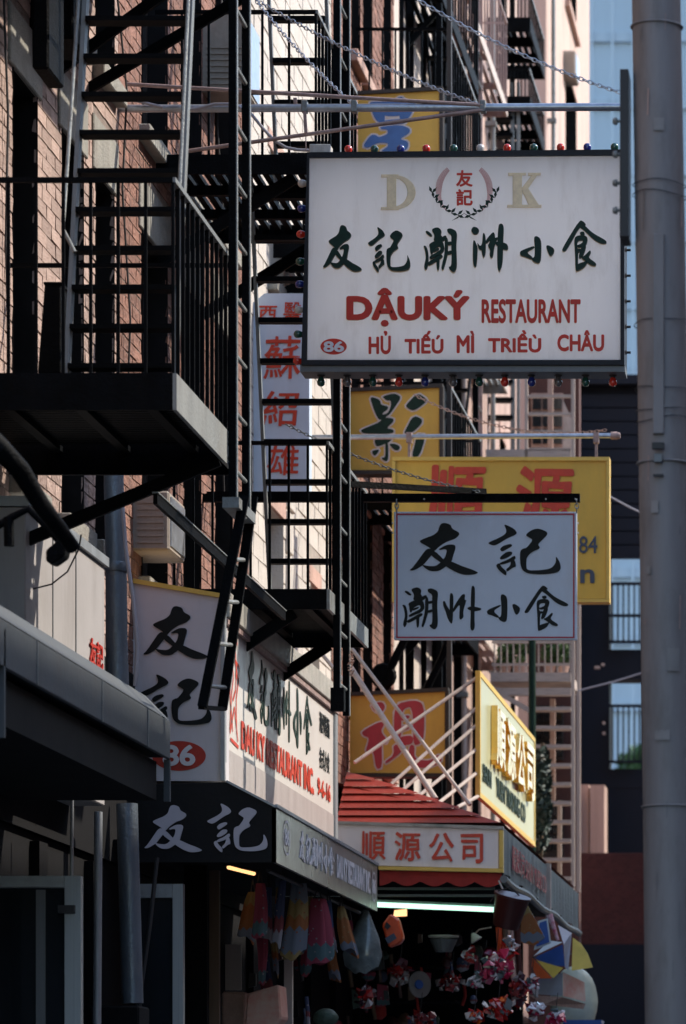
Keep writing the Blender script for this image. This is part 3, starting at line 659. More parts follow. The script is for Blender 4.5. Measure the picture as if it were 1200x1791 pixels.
# second fire escape further along
fb = thing('fire_escape', (WX, 23.5, 0), 'second black fire escape, its treads crossing the white lit wall left of the large sign', 'fire escape')
Xg = -3.19; Ya2, Yb2 = 22.7, 24.45
z2 = ZV(1030, Ya2); z3 = ZV(270, Ya2)
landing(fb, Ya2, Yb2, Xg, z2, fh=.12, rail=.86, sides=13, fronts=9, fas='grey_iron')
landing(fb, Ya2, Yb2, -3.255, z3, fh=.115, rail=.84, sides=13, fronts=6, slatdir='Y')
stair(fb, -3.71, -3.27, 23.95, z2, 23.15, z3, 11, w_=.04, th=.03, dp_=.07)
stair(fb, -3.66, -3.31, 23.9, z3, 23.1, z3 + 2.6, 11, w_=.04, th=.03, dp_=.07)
for x0_, z0_, zt_ in ((WX, 6.85, z3 - .1), (WX, 4.25, z2 - .12)):
    for y in (22.85, 24.3): ubar('brace', (x0_, y, z0_), (-3.4, y, zt_), .03, .07, 'black_iron', fb)
ladder(fb, (-3.165, 22.95, ZV(1240, 23)), (-3.165, 22.95, 8.6), (-3.165, 23.36, ZV(1240, 23)), (-3.165, 23.36, 8.6), 14, w_=.038, lit_edge=True)
MB().box(-3.2, -3.12, 22.93, 23.0, ZV(1245, 23), ZV(1205, 23)).build('ladder_foot', 'black_iron', fb)
# third: small landing on the white house
fc = thing('fire_escape', (WX, 28, 0), 'small black landing on the white house, mostly behind the large sign', 'fire escape')
landing(fc, 27.2, 28.8, -3.35, ZV(418, 27.2), fh=.13, rail=.6, sides=9, fronts=8, slatdir='Y')
ubar('brace', (WX, 27.4, ZV(525, 27.4)), (-3.4, 27.4, ZV(432, 27.4)), .04, .12, 'black_iron', fc)
# fourth: on the red brick house, dark with slats, by the hanging beam
fd = thing('fire_escape', (WX, 32, 0), 'rusty dark fire escape on the red brick house behind the hanging white board', 'fire escape')
landing(fd, 31.6, 34.2, -3.45, ZV(862, 31.6), fh=.14, rail=.9, sides=14, fronts=7, slatdir='Y')
landing(fd, 31.6, 34.2, -3.45, ZV(862, 31.6) + 2.9, fh=.14, rail=.9, sides=14, fronts=7, slatdir='Y')
for y in (31.8, 34.0): 
    MB().tube([(WX, y, 5.0), (-4.05, y, 5.35), (-3.75, y, 5.95), (-3.5, y, 6.75)], .035, 8).build('brace', 'black_iron', fd, smooth=True)
    MB().lathe((-4.0, y - .03, 5.5), [(.09, 0), (.11, .03), (.09, .06)], 14, (0, 1, 0)).build('scroll', 'black_iron', fd)
stair(fd, -3.95, -3.55, 32.2, ZV(862, 31.6), 33.6, ZV(862, 31.6) + 2.9, 12, rail='black_iron')
# fifth: thicket on the cream and pink houses
fe_ = thing('fire_escape', (WX, 37, 0), 'many storeyed black fire escape on the cream house above the large sign', 'fire escape')
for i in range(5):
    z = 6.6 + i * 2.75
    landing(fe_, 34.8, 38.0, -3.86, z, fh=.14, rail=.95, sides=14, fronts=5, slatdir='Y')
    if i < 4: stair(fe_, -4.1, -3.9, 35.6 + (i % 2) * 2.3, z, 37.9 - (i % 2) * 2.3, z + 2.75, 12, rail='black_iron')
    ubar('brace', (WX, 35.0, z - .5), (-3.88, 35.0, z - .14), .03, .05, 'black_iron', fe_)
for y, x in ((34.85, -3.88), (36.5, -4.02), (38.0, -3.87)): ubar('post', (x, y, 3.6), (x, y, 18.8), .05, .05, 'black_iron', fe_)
ff = thing('fire_escape', (WX, 42, 0), 'black fire escape with open rungs against the pale pink house wall', 'fire escape')
Yq = 42.5
def zq(v): return ZV(v, Yq)
for v in (-170, 30, 168, 1080): landing(ff, Yq, 44.4, (925 - U0) * Yq / F if v > 0 else (905 - U0) * Yq / F, zq(v), fh=.16, rail=.8 if v < 0 else .3, sides=9, fronts=11, slatdir='Y')
for (u0_, u1_, vt, vb, st) in ((845, 893, 200, 560, 29.5), (845, 893, 600, 800, 31), ):
    x0_ = (u0_ - U0) * Yq / F; x1_ = (u1_ - U0) * Yq / F
    for u in (u0_, u1_ + 2, u1_ + 12): ubar('stringer', ((u - U0) * Yq / F, Yq + .1, zq(vb)), ((u - U0) * Yq / F, Yq + .1, zq(vt - 60)), .035, .03, 'grey_iron', ff)
    v = vt
    while v < vb: ubox('tread', x0_ + .02, x1_ + .02, Yq + .05, Yq + .22, zq(v + 6), zq(v), 'black_iron', ff); v += st
ubar('brace', P(800, 240, Yq), P(925, 175, Yq), .03, .05, 'black_iron', ff)
dp = thing('drainpipe', P(880, 2010, 46), 'dark drainpipe running up the pink house front beside the rungs', 'pipe')
MB().tube([P(882, 1100, 46), P(882, -100, 46)], .05, 8).build('pipe', 'black_iron', dp, smooth=True)
for i, (u, lab) in enumerate(((862, 'thin grey conduit up the pale pink house, left of the rungs'), (897, 'thin dark conduit up the pale pink house, right of the drainpipe'), (838, 'rusty thin conduit on the pale pink house beside the cream one'), (812, 'thin cream conduit at the left edge of the pale pink house'), (968, 'grey downpipe on the far pink house beside the air conditioner'))):
    Yq_ = YX(u, WX + .08); c_ = thing('conduit', (WX + .08, Yq_, 3), lab, 'pipe')
    MB().tube([(WX + .08, Yq_, 3.2), (WX + .08, Yq_, 17)], .028, 8).build('pipe', ['grey_iron', 'black_iron', 'rust_pipe', 'fe_cream', 'grey_iron'][i], c_, smooth=True)
    for k in range(6): MB().box(WX, WX + .12, Yq_ - .05, Yq_ + .05, 4 + k * 2.2, 4.05 + k * 2.2).build('strap', 'grey_iron', c_)
fh_ = thing('fire_escape', (WX, 45, 0), 'thin pale railings and rungs high on the pale pink house beside the brown one', 'fire escape')
for i in range(4):
    z = 6.9 + i * 3.0; landing(fh_, 38.6, 41.8, -3.93, z, fh=.12, rail=.9, sides=12, fronts=5, slatdir='Y', m='grey_iron' if i % 2 else 'rust_pipe', fas='fe_cream')
    ladder(fh_, (-3.97, 39.0, z), (-3.97, 39.0, z + 3), (-3.97, 39.5, z), (-3.97, 39.5, z + 3), 10, m='rust_pipe', w_=.03)
# dark brown wall put in for the shaded front behind the cream fire escape
by = thing('brown_shade_wall', P(968, 2010, 41.3), 'added dark brown wall for the shaded front, small paned windows, behind the cream fire escape', 'building')
kb = 41.3 / F
MB().box((924 - U0) * kb, (1013 - U0) * kb, 41.3, 41.55, 2.5, ZV(640, 41.3)).build('wall', 'wall_brown', by)
for (v0_, v1_) in ((690, 785), (870, 960), (1235, 1330), (1400, 1500)):
    f_ = ubox('window', (930 - U0) * kb, (986 - U0) * kb, 41.22, 41.29, ZV(v1_, 41.3), ZV(v0_, 41.3), 'stone_pink' if v0_ < 800 else 'window_frame', by)
    for a_ in range(3):
        for c_ in range(3):
            o_ = ubox('pane', (933 + a_ * 18 - U0) * kb, (948 + a_ * 18 - U0) * kb, 41.19, 41.215, ZV(v0_ + 4 + c_ * 30 + 25, 41.3), ZV(v0_ + 4 + c_ * 30, 41.3), 'window_glass', by)
# cream painted fire escape
fg = thing('fire_escape', P(970, 2010, 40), 'cream painted fire escape with plants on its balcony, left of the dark building', 'fire escape')
Yc = 39.7
def cb(name, u0_, u1_, v0_, v1_, th=.08, y=Yc, m='fe_cream'): return ubox(name, (u0_ - U0) * y / F, (u1_ - U0) * y / F, y, y + th, ZV(v1_, y), ZV(v0_, y), m, fg)
cb('post', 999, 1005, 648, 1560, .05); cb('post', 1008, 1015, 1000, 1560, .05, Yc + .9)
cb('post', 918, 923, 640, 800, .05)
for v in range(690, 800, 31): cb('rail', 924, 998, v, v + 5, .05)
for v in range(1236, 1560, 33): cb('tread', 934, 998, v, v + 6, .2)
cb('post', 962, 971, 1222, 1400, .05, Yc + .25, 'wall_pink'); cb('post', 975, 982, 1400, 1530, .05, Yc + .25)
cb('post', 958, 967, 640, 790, .05, Yc + .25, 'wall_pink')
cb('platform_beam', 858, 998, 1176, 1192, 1.2); cb('platform_beam', 862, 998, 1203, 1216, .1); cb('platform_beam', 850, 998, 786, 800, 1.2)
for u in range(864, 998, 11): cb('railing_bar', u, u + 2, 1126, 1175, .02)
cb('top_rail', 860, 998, 1120, 1125, .03); cb('rail', 860, 998, 1160, 1164, .03)
ubar('brace', P(880, 1216, Yc), P(930, 1245, Yc), .04, .05, 'fe_cream', fg)
MB().prism([P(985, 700, Yc + .9), P(1003, 740, Yc + .9), P(1003, 800, Yc + .9), P(985, 800, Yc + .9)], .05).build('side_panel', 'fe_cream', fg)
for i, (u, v) in enumerate(((884, 1148), (908, 1140), (962, 1142), (985, 1146))):
    lab = ['round leafy plant at the left end of the cream balcony', 'taller leafy plant second from the left on the cream balcony', 'bright plant right of the dark post on the cream balcony', 'small plant at the right end of the cream balcony'][i]
    pl_ = thing('potted_plant', P(u, 1175, Yc + .5), lab, 'plant', 'plants on the cream balcony')
    foliage('leaves', P(u, v, Yc + .5), (.085, .12, .13), 260, 'leaf', pl_, .05, seed=i)
    MB().lathe(P(u, 1176, Yc + .5), [(.05, 0), (.07, .09)], 10).build('pot', 'stone_pink', pl_)
gp = thing('green_post', P(931, 2010, 36.5), 'dark green upright post between the gold lettered panel and the cream fire escape', 'post')
MB().tube([P(931, 1520, 36.5), P(931, 1000, 36.5)], .034, 10).build('shaft', 'letter_green', gp, smooth=True)
iv = thing('climbing_plant', P(950, 1500, 38), 'dusty dark climbing plant beside the green post', 'plant')
foliage('leaves', P(948, 1400, 38), (.10, .2, .55), 900, 'leaf_dark', iv, .045, seed=9); MB().tube([P(946, 1520, 38), P(949, 1300, 38)], .02, 6).build('stem', 'wood_brown', iv)

# ================================================================== THINGS ON THE NEAR WALL
cr = thing('black_crate', P(90, 650, 18.0), 'tall black crate standing on the nearest landing behind its railing', 'crate')
MB().prism([P(78, 497, 18.0), P(106, 497, 18.0), P(106, 652, 18.0), P(66, 652, 18.0)], .25).build('case', 'black_iron', cr, bev=.004)
MB().prism([P(76, 493, 17.99), P(108, 493, 17.99), P(108, 497, 17.99), P(76, 497, 17.99)], .27).build('lid', 'black_iron', cr)
def ac_unit(label, u, v, s, Y, d=.35, w_=.5, h=.34, m='ac_beige', side_='galv'):
    p = Vector((WX, Y, ZV(v, Y))); r = thing('air_conditioner', p, label, 'air conditioner')
    MB().box(WX - .1, WX + d, Y, Y + w_, p.z - h, p.z).build('case', m, r, bev=.012)
    for i in range(7): ubox('grille_slat', WX + .03, WX + d - .03, Y - .008, Y - .001, p.z - h + .04 + i * .038, p.z - h + .055 + i * .038, m, r)
    MB().box(WX + d + .001, WX + d + .008, Y + .03, Y + w_ - .03, p.z - h + .03, p.z - .03).build('front_panel', side_, r)
    return r
ac_unit('beige air conditioner in a window below the nearest landing, right of the big drainpipe', 240, 858, 1, 22.0, d=.21)
ac_unit('air conditioner high in the brick wall just left of the tall twin posts', 350, 20, 1, 24.3, d=.28, h=.5)
ac_unit('small pale air conditioner on the far pink house', 985, 88, 1, 53.0, d=.17, w_=.6, h=.33)
bx = thing('dark_window_box', (WX, 19.4, 7.2), 'black stepped box hanging under the upper landing at the top left corner', 'box')
MB().box(WX, -3.98, 19.3, 19.7, ZV(67, 19.3), 8.5).build('left_case', 'black_iron', bx, bev=.01)
MB().box(-3.98, -3.90, 18.35, 18.7, ZV(120, 18.35), 8.5).build('right_case', 'black_iron', bx, bev=.01)

dr = thing('drainpipe', P(205, 2010, 20.7), 'thick grey blue downpipe with a bright lit edge, left of the white box sign', 'pipe')
MB().tube([P(207, 1250, 20.7), P(204, 1120, 20.7), P(203, 980, 20.7), P(199, 850, 20.7), P(199, 700, 20.7)], .062, 20, r2=.05).build('pipe', 'pipe_blue', dr, smooth=True)
MB().lathe(P(203, 1000, 20.7), [(.068, 0), (.075, .02), (.068, .05)], 20).build('joint', 'pipe_blue', dr, smooth=True)
MB().tube([P(214, 880, 20.6), P(220, 960, 20.6), P(233, 1050, 20.6), P(240, 1130, 20.6), P(236, 1200, 20.6)], .011, 8).build('cable', 'cable_grey', dr, smooth=True)

wp = thing('wall_panel_sign', (-4.0, 19, 3.6), 'plain white wall panel with small red characters above the grey canopy', 'sign')
XP = -4.0; YPa, YPb = 18.3, YX(183, XP); zPt = ZV(992, YPb); zPb = zPt - 1.25
MB().box(WX + .01, XP, YPa, YPb, zPb, zPt).build('panel', 'wall_panel', wp, bev=.006)
MB().box(WX + .01, XP + .02, YPa - .02, YPb + .02, zPt + .002, zPt + .05).build('cap', 'alum', wp)
for yy in (18.9, 19.45): MB().box(XP, XP + .004, yy, yy + .012, zPb, zPt).build('seam', 'alum_dark', wp)
text('lettering', '友記', (YPb - .42, YPb - .08, zPt - .42, zPt - .56), side(XP), 'letter_red', wp, bold=.02, jit=.02)

lp = thing('gooseneck_lamp', (WX, 16.5, 4.3), 'dark curved lamp arm sweeping in from the left edge below the landing', 'lamp')
MB().tube([P(-40, 745, 14.5), P(0, 785, 14.5), P(35, 822, 14.6), P(70, 880, 14.7), P(100, 920, 14.8), P(128, 958, 14.9)], .045, 16, r2=.028).build('arm', 'black_iron', lp, smooth=True)
MB().tube([P(-60, 730, 14.5), P(-40, 745, 14.5)], .06, 12).build('mount', 'black_iron', lp)
fl = thing('floodlight', P(90, 960, 16), 'small dark floodlight on a bent bracket in front of the white wall panel', 'lamp')
MB().tube([P(-20, 930, 16), P(20, 905, 16), P(50, 890, 16), P(85, 925, 16), P(102, 945, 16)], .016, 10).build('bracket', 'black_iron', fl, smooth=True)
MB().tube([P(15, 905, 16), P(16, 955, 16)], .022, 8).build('junction', 'black_iron', fl, smooth=True)
MB().prism([P(80, 962, 15.9), P(106, 940, 15.9), P(117, 952, 15.9), P(112, 972, 15.9), P(92, 986, 15.9), P(80, 982, 15.9)], .1).build('head', 'black_iron', fl, bev=.006)
MB().tube([P(58, 1030, 18.0), P(90, 1022, 18.0), P(118, 1000, 18.0), P(138, 960, 18.0), P(142, 935, 18.0)], .004, 6).build('cable', 'rubber', fl, smooth=True)

for i, (lab, pts) in enumerate((('black cable drooping down the pinkish brick from the top left', [(6, -20, .03), (14, 200, .03), (10, 420, .02), (16, 640, .03)]),
        ('thin cable hanging across the red brick behind the nearest stair', [(205, -10, .04), (222, 160, .05), (214, 330, .03), (228, 560, .04), (222, 720, .02)]),
        ('loose cable on the brick just left of the twin ladder posts', [(388, -10, .05), (380, 220, .04), (394, 420, .05), (384, 640, .04), (392, 860, .04)]))):
    q = [Vector((WX + d, YX(u, WX + d), ZV(v, YX(u, WX + d)))) for u, v, d in pts]
    tag(MB().tube(q, .006, 6).build('cable', 'rubber', None, smooth=True, loc=q[-1]), lab, 'cable')
# grey canopy at lower left
cn = thing('aluminium_canopy', (-3.5, 17, 3.5), 'grey aluminium canopy with dark underside, lower left corner', 'canopy')
XC = -3.46; Yc0, Yc1 = 15.2, 19.0; zct = ZV(1262, Yc1); zcb = ZV(1318, Yc1)
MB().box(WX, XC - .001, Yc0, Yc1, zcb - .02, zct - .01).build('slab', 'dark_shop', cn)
MB().box(XC, XC + .02, Yc0, Yc1, zcb - .03, zct).build('fascia', 'canopy_metal', cn, bev=.004)
bv = MB(); a_ = [(XC + .02, Yc0, zct + .002), (XC + .02, Yc1, zct + .002), (XC - .10, Yc1, zct + .125), (XC - .10, Yc0, zct + .125)]
bv.poly(a_); bv.poly([(x - .01, y, z - .01) for x, y, z in a_]); bv.build('top_bevel', 'canopy_metal', cn, fix=False)
for yy in (15.95, 17.3, 18.4): MB().box(XC + .02, XC + .024, yy, yy + .012, zcb - .03, zct).build('seam', 'alum_dark', cn)
MB().box(XC - .01, XC + .02, Yc1 - .015, Yc1 + .012, ZV(1402, Yc1), zcb - .031).build('end_trim', 'canopy_metal', cn)
MB().box(XC - .01, XC + .02, 15.35, 15.375, ZV(1290, 15.35), ZV(1100, 15.35)).build('end_trim', 'canopy_metal', cn)
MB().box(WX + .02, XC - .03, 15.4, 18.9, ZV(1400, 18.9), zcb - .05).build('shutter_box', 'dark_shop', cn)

# storefront at lower left
sf = thing('shop_window_bay', (-4.1, 18.8, 0), 'grey framed glass shop window under the aluminium canopy', 'shop window')
def fr(par, u0_, u1_, v0_, Y, m='alum', wpx=28, tp=20):
    ubox('frame', (u1_ - wpx - U0) * Y / F, (u1_ - U0) * Y / F, Y, Y + .06, .15, ZV(v0_, Y), m, par)
    ubox('frame', (u0_ - U0) * Y / F, (u1_ - wpx - .5 - U0) * Y / F, Y, Y + .05, ZV(v0_ + tp, Y), ZV(v0_, Y), m, par)
    ubox('pane', (u0_ - U0) * Y / F, (u1_ - wpx - 1 - U0) * Y / F, Y + .02, Y + .03, .2, ZV(v0_ + tp + 1, Y), 'window_glass', par)
fr(sf, -30, 141, 1532, 18.6)
ubox('mullion', (62 - U0) * 18.6 / F, (78 - U0) * 18.6 / F, 18.61, 18.64, .2, ZV(1556, 18.6), 'alum_dark', sf)
ubox('latch', (104 - U0) * 18.6 / F, (132 - U0) * 18.6 / F, 18.56, 18.6, ZV(1598, 18.6), ZV(1584, 18.6), 'rubber', sf)
sf2 = thing('shop_window_bay', (-4.1, 21.5, 0), 'pale framed shop window right of the painted blue standpipe', 'shop window')
fr(sf2, 236, 320, 1546, 21.4, wpx=18, tp=24)
ubox('back_sheet', (238 - U0) * 21.5 / F, (258 - U0) * 21.5 / F, 21.5, 21.52, .2, ZV(1600, 21.5), 'panel_grey', sf2)
for (u, v0_, Y, r_, lab) in ((121, 1392, 19.1, .009, 'thin bright upright rod above the left shop window'), (167, 1420, 19.9, .022, 'slim grey upright post left of the blue standpipe')):
    ps = thing('door_post', P(u, 2010, Y), lab, 'post')
    MB().tube([P(u, 2200, Y), P(u + 5, v0_, Y)], r_, 10).build('shaft', 'alum', ps, smooth=True)
sp_ = thing('standpipe', P(225, 2010, 20.4), 'mottled blue grey standpipe in shade below the canopy', 'pipe')
MB().tube([P(232, 1755, 20.4), P(222, 1406, 20.4)], .057, 18).build('pipe', 'pipe_blue', sp_, smooth=True)
MB().box(-4.1, -3.84, 20.3, 20.6, .14, ZV(1760, 20.4)).build('base_box', 'dark_shop', sp_, bev=.01)
hs_ = MB().tube([P(275, 1500, 20.9), P(262, 1620, 20.9), P(245, 1740, 20.9), P(240, 1850, 20.9)], .012, 8).build('hose', 'rubber', None, smooth=True, loc=P(262, 1791, 20.9))
tag(hs_, 'dark hose hanging across the pale shop window frame', 'hose')
for (u, Y, w_) in ((60, 19.0, 30), (95, 19.3, 14), (10, 18.8, 20), (300, 23.0, 30), (345, 23.8, 24)):
    pass
# dark shop wall below the house fronts
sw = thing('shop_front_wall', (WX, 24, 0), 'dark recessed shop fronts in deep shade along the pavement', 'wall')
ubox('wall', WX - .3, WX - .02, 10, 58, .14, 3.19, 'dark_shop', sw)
ubox('shade_band', WX + .001, WX + .016, 10, 22.4, 3.19, 4.3, 'dark_shop', sw); ubox('shade_band', WX + .001, WX + .016, 22.4, 34, 3.19, 3.6, 'dark_shop', sw)  # near-black strips over the wall, giving the canopy shade by colour
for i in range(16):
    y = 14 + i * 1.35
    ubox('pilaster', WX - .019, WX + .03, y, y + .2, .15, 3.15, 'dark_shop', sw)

# ================================================================== BOX SIGN
YB = 22.0; XB = -3.68
bs = thing('box_sign', (XB, YB, 3.9), 'white box sign, black characters on its narrow end, long sunlit panel facing the street', 'sign')
ub0 = 224
MB().prism([P(ub0, 1018, YB), P(391, 1046, YB), P(395, 1366, YB), P(ub0, 1366, YB)], .12).build('end_panel', 'sign_box', bs)
MB().prism([P(ub0, 1010, YB - .02), P(389, 1038, YB - .02), P(389, 1046, YB - .02), P(ub0, 1018, YB - .02)], .1).build('top_trim', 'yellow_trim', bs)
brush('character', '友', (250, 366, 1060, 1153), front(YB), 'letter_black', bs)
brush('character', '記', (245, 371, 1178, 1270), front(YB), 'letter_black', bs)
pts = [P(313 + 47 * math.cos(t), 1322 + 26 * math.sin(t), YB - .004) for t in [i * math.pi / 20 for i in range(40)]]
MB().prism(pts, .003).build('number_oval', 'letter_red', bs)
text('number', '86', (285, 342, 1303, 1340), front(YB - .005), 'letter_white', bs, bold=.03)
MB().box(XB - .012, XB + .012, YB - .03, YB + .03, ZV(1366, YB), ZV(1044, YB)).build('corner_trim', 'alum', bs)
Ye = YX(588, XB)
zB0, zB1 = ZV(1367, YB), ZV(1060, YB)
MB().box(WX + .02, XB - .02, YB + .13, Ye, zB0, zB1).build('body', 'panel_grey', bs)
MB().box(XB - .018, XB, YB + .04, Ye, zB0, zB0 + .20).build('skirt', 'panel_grey', bs)
MB().box(XB - .018, XB - .004, YB + .04, Ye - .12, zB0 + .203, zB1 - .10).build('face_panel', 'panel_lit', bs)
MB().box(XB - .02, XB + .035, YB + .04, Ye + .02, zB1 - .06, zB1 + .085).build('cornice', 'cornice', bs, bev=.006)
MB().box(XB - .02, XB + .02, YB + .04, Ye, zB1 - .095, zB1 - .062).build('cornice_strip', 'rust_pipe', bs)
MB().box(XB - .02, XB + .012, Ye - .115, Ye, zB0, zB1 - .097).build('end_frame', 'alum', bs)
sp = side(XB - .004)
Lf = lambda t: lerp(YB + .1, Ye - .2, t)
zc0 = zB0 + .22
# red doodle, generic line drawing of a figure pulled along
b = MB()
def rib(pts, w_, off=.004):
    for i in range(len(pts) - 1):
        (a, c), (d, e) = pts[i], pts[i + 1]; v = Vector((d - a, e - c)); v.normalize(); n = Vector((-v.y, v.x)) * w_
        l = off + (i % 5) * .0001
        b.poly([sp(a + n.x, c + n.y, l), sp(d + n.x, e + n.y, l), sp(d - n.x, e - n.y, l), sp(a - n.x, c - n.y, l)])
y0 = Lf(.03)
for seq in ([(0, .1), (.05, .3), (.12, .42), (.06, .55), (.16, .62), (.22, .5), (.2, .35), (.1, .28)], [(.02, .05), (.3, .03)], [(.24, .1), (.22, .3), (.3, .42), (.2, .45)], [(.05, .6), (.1, .75), (.2, .72), (.25, .62)], [(.0, .08), (.16, .25), (.28, .06)], [(.3, .4), (.33, .5), (.18, .52), (.3, .4)], [(.1, .1), (.0, .3), (.0, .5), (.05, .6)]):
    rib([(y0 + a, zc0 + c) for a, c in seq], .011)
b.build('drawing', 'letter_orange', bs, fix=False)
chs = '友記潮州小食'
for i, c in enumerate(chs):
    a = Lf(.17 + i * .105); brush('character', c, (a, a + Lf(.085) - Lf(0), zc0 + .66, zc0 + .26), sp, 'letter_green', bs, lift=.002, depth=.003)
text('lettering', 'DAU KY RESTAURANT INC.', (Lf(.12), Lf(.80), zc0 + .20, zc0 + .03), sp, 'letter_orange', bs, bold=.035, depth=.003)
text('lettering', '9-6-16', (Lf(.84), Lf(.98), zc0 + .17, zc0 + .05), sp, 'letter_orange', bs, bold=.02, depth=.003)
for r_, s_ in enumerate(('潮州粉麵', '各式小食')):
    text('small_lettering', s_, (Lf(.86), Lf(.97), zc0 + .62 - r_ * .24, zc0 + .48 - r_ * .24), sp, 'letter_black', bs, bold=.01, depth=.002)

# ================================================================== BLACK AWNING
YA = 21.3; XA = (482 - U0) * YA / F; YAe = YX(660, XA)
zA0 = ZV(1508, YA); zA1 = ZV(1413, YA)
aw = thing('black_awning', (XA, YA, zA0), 'black awning with two pale brush characters on its end and a long grey lettered side', 'awning')
MB().prism([P(238, 1372, YA), P(396, 1368, YA), P(482, 1413, YA), P(482, 1508, YA), P(238, 1508, YA)], .03).build('end_panel', 'awning_black', aw)
MB().box(XA - .02, XA, YA, YAe, zA0, zA1).build('side_panel', 'awning_grey', aw)
MB().box(XA - .005, XA + .012, YA, YAe, zA1 + .002, zA1 + .02).build('top_edge', 'alum', aw)
xt = (396 - U0) * YA / F; t_ = MB(); t_.poly([(XA - .01, YA, zA1), (XA - .01, YAe, zA1), (XB - .03, YAe, zA1 + .13), (XB - .03, YA, zA1 + .13)]); t_.build('top_sheet', 'awning_grey', aw, fix=False)
MB().box(WX + .02, XA - .03, YA + .05, YAe - .02, zA0 + .1, zA0 + .13).build('soffit', 'dark_shop', aw)
MB().bar(P(396, 1366, YA - .01), P(482, 1411, YA - .01), .012, .012).build('edge_strip', 'alum', aw)
brush('character', '友', (252, 355, 1408, 1491), front(YA), 'letter_grey', aw); brush('character', '記', (362, 469, 1404, 1491), front(YA), 'letter_grey', aw)
sa = side(XA); LA = lambda t: lerp(YA, YAe, t)
hA = zA1 - zA0
def ring(par, yc, zc, ry, rz, w_=.14, m='letter_white'):
    b = MB(); n = 28
    for i in range(n):
        t0 = 2 * math.pi * i / n; t1 = 2 * math.pi * (i + 1) / n
        q = [(math.cos(t0), math.sin(t0), 1), (math.cos(t1), math.sin(t1), 1), (math.cos(t1), math.sin(t1), 1 - w_), (math.cos(t0), math.sin(t0), 1 - w_)]
        b.poly([sa(yc + ry * x * k, zc + rz * z * k, .004) for x, z, k in q])
    return b.build('emblem_ring', m, par, fix=False)
ring(aw, LA(.09), zA0 + hA * .55, .13, .10); text('number', '86', (LA(.09) - .08, LA(.09) + .08, zA0 + hA * .72, zA0 + hA * .40), sa, 'letter_white', aw, bold=.02, depth=.002)
ring(aw, LA(.955), zA0 + hA * .5, .11, .10); text('number', '86', (LA(.955) - .07, LA(.955) + .07, zA0 + hA * .66, zA0 + hA * .34), sa, 'letter_white', aw, bold=.02, depth=.002)
for i, c in enumerate(chs):
    a = LA(.20 + i * .055); brush('character', c, (a, a + .22, zA0 + hA * .85, zA0 + hA * .25), sa, 'letter_white', aw, lift=.002, depth=.003)
text('lettering', 'DAU KY RESTAURANT INC', (LA(.55), LA(.91), zA0 + hA * .78, zA0 + hA * .28), sa, 'letter_white', aw, bold=.03, depth=.002)

# ================================================================== RED AWNING SHOP
YN = 27.2; X3 = (880 - U0) * YN / F
rd = thing('red_awning', (X3, YN, 3.5), 'red boarded awning with a white four character board, right of the black awning', 'awning')
# sloped red boards on the hip end, each board its own piece
A = Vector(P(560, 1330, YN + .9)); n_b = 7
xl = (588 - U0) * YN / F; ztop = ZV(1338, YN); zbot = ZV(1440, YN)
for i in range(n_b):
    t0 = i / n_b; t1 = (i + 1) / n_b
    za, zb = lerp(ztop, zbot, t0), lerp(ztop, zbot, t1)
    xa = lerp((592 - U0) * YN / F, (872 - U0) * YN / F, t0 ** .9); xb = lerp((592 - U0) * YN / F, (872 - U0) * YN / F, t1 ** .9)
    ya, yb2 = YN + .55 * (1 - t0), YN + .55 * (1 - t1)
    q = [Vector((xl, yb2 - .012, zb + .004)), Vector((xb, yb2 - .012, zb + .004)), Vector((xa, ya + .006, za - .002)), Vector((xl, ya + .006, za - .002))]
    MB().prism(q, (0, .012, .006)).build('board', 'red_slat', rd)
t_ = MB(); t_.poly([(X3, YN, zbot), (X3, 34.0, zbot), (WX, 34.0, ztop + .05), (WX, YN + .56, ztop + .02)]); t_.build('roof_sheet', 'red_cloth', rd, fix=False)
def fpanel(name, u0_, u1_, v0_, v1_, m, Y, th, par, bev=0): return MB().prism([P(u0_, v0_, Y), P(u1_, v0_, Y), P(u1_, v1_, Y), P(u0_, v1_, Y)], th).build(name, m, par, bev=bev)
MB().prism([P(588, 1441, YN), P(872, 1450, YN), P(872, 1519, YN), P(588, 1512, YN)], .05).build('name_board', 'sign_white', rd)
MB().prism([P(588, 1436, YN - .02), P(880, 1445, YN - .02), P(880, 1451, YN - .02), P(588, 1441, YN - .02)], .07).build('board_trim', 'cornice', rd)
MB().prism([P(662, 1515, YN - .02), P(880, 1519, YN - .02), P(880, 1526, YN - .02), P(662, 1521, YN - .02)], .07).build('board_trim', 'yellow_trim', rd)
MB().prism([P(873, 1452, YN - .02), P(880, 1452, YN - .02), P(880, 1518, YN - .02), P(873, 1518, YN - .02)], .07).build('board_trim', 'yellow_trim', rd)
for i, (c, x0_, x1_) in enumerate((('順', 631, 675), ('源', 690, 736), ('公', 751, 794), ('司', 806, 845))):
    text('character', c, (x0_, x1_, 1454 + i * 1.5, 1504 + i * 2), front(YN), 'letter_orange', rd, bold=.017, jit=.010, seed=i)
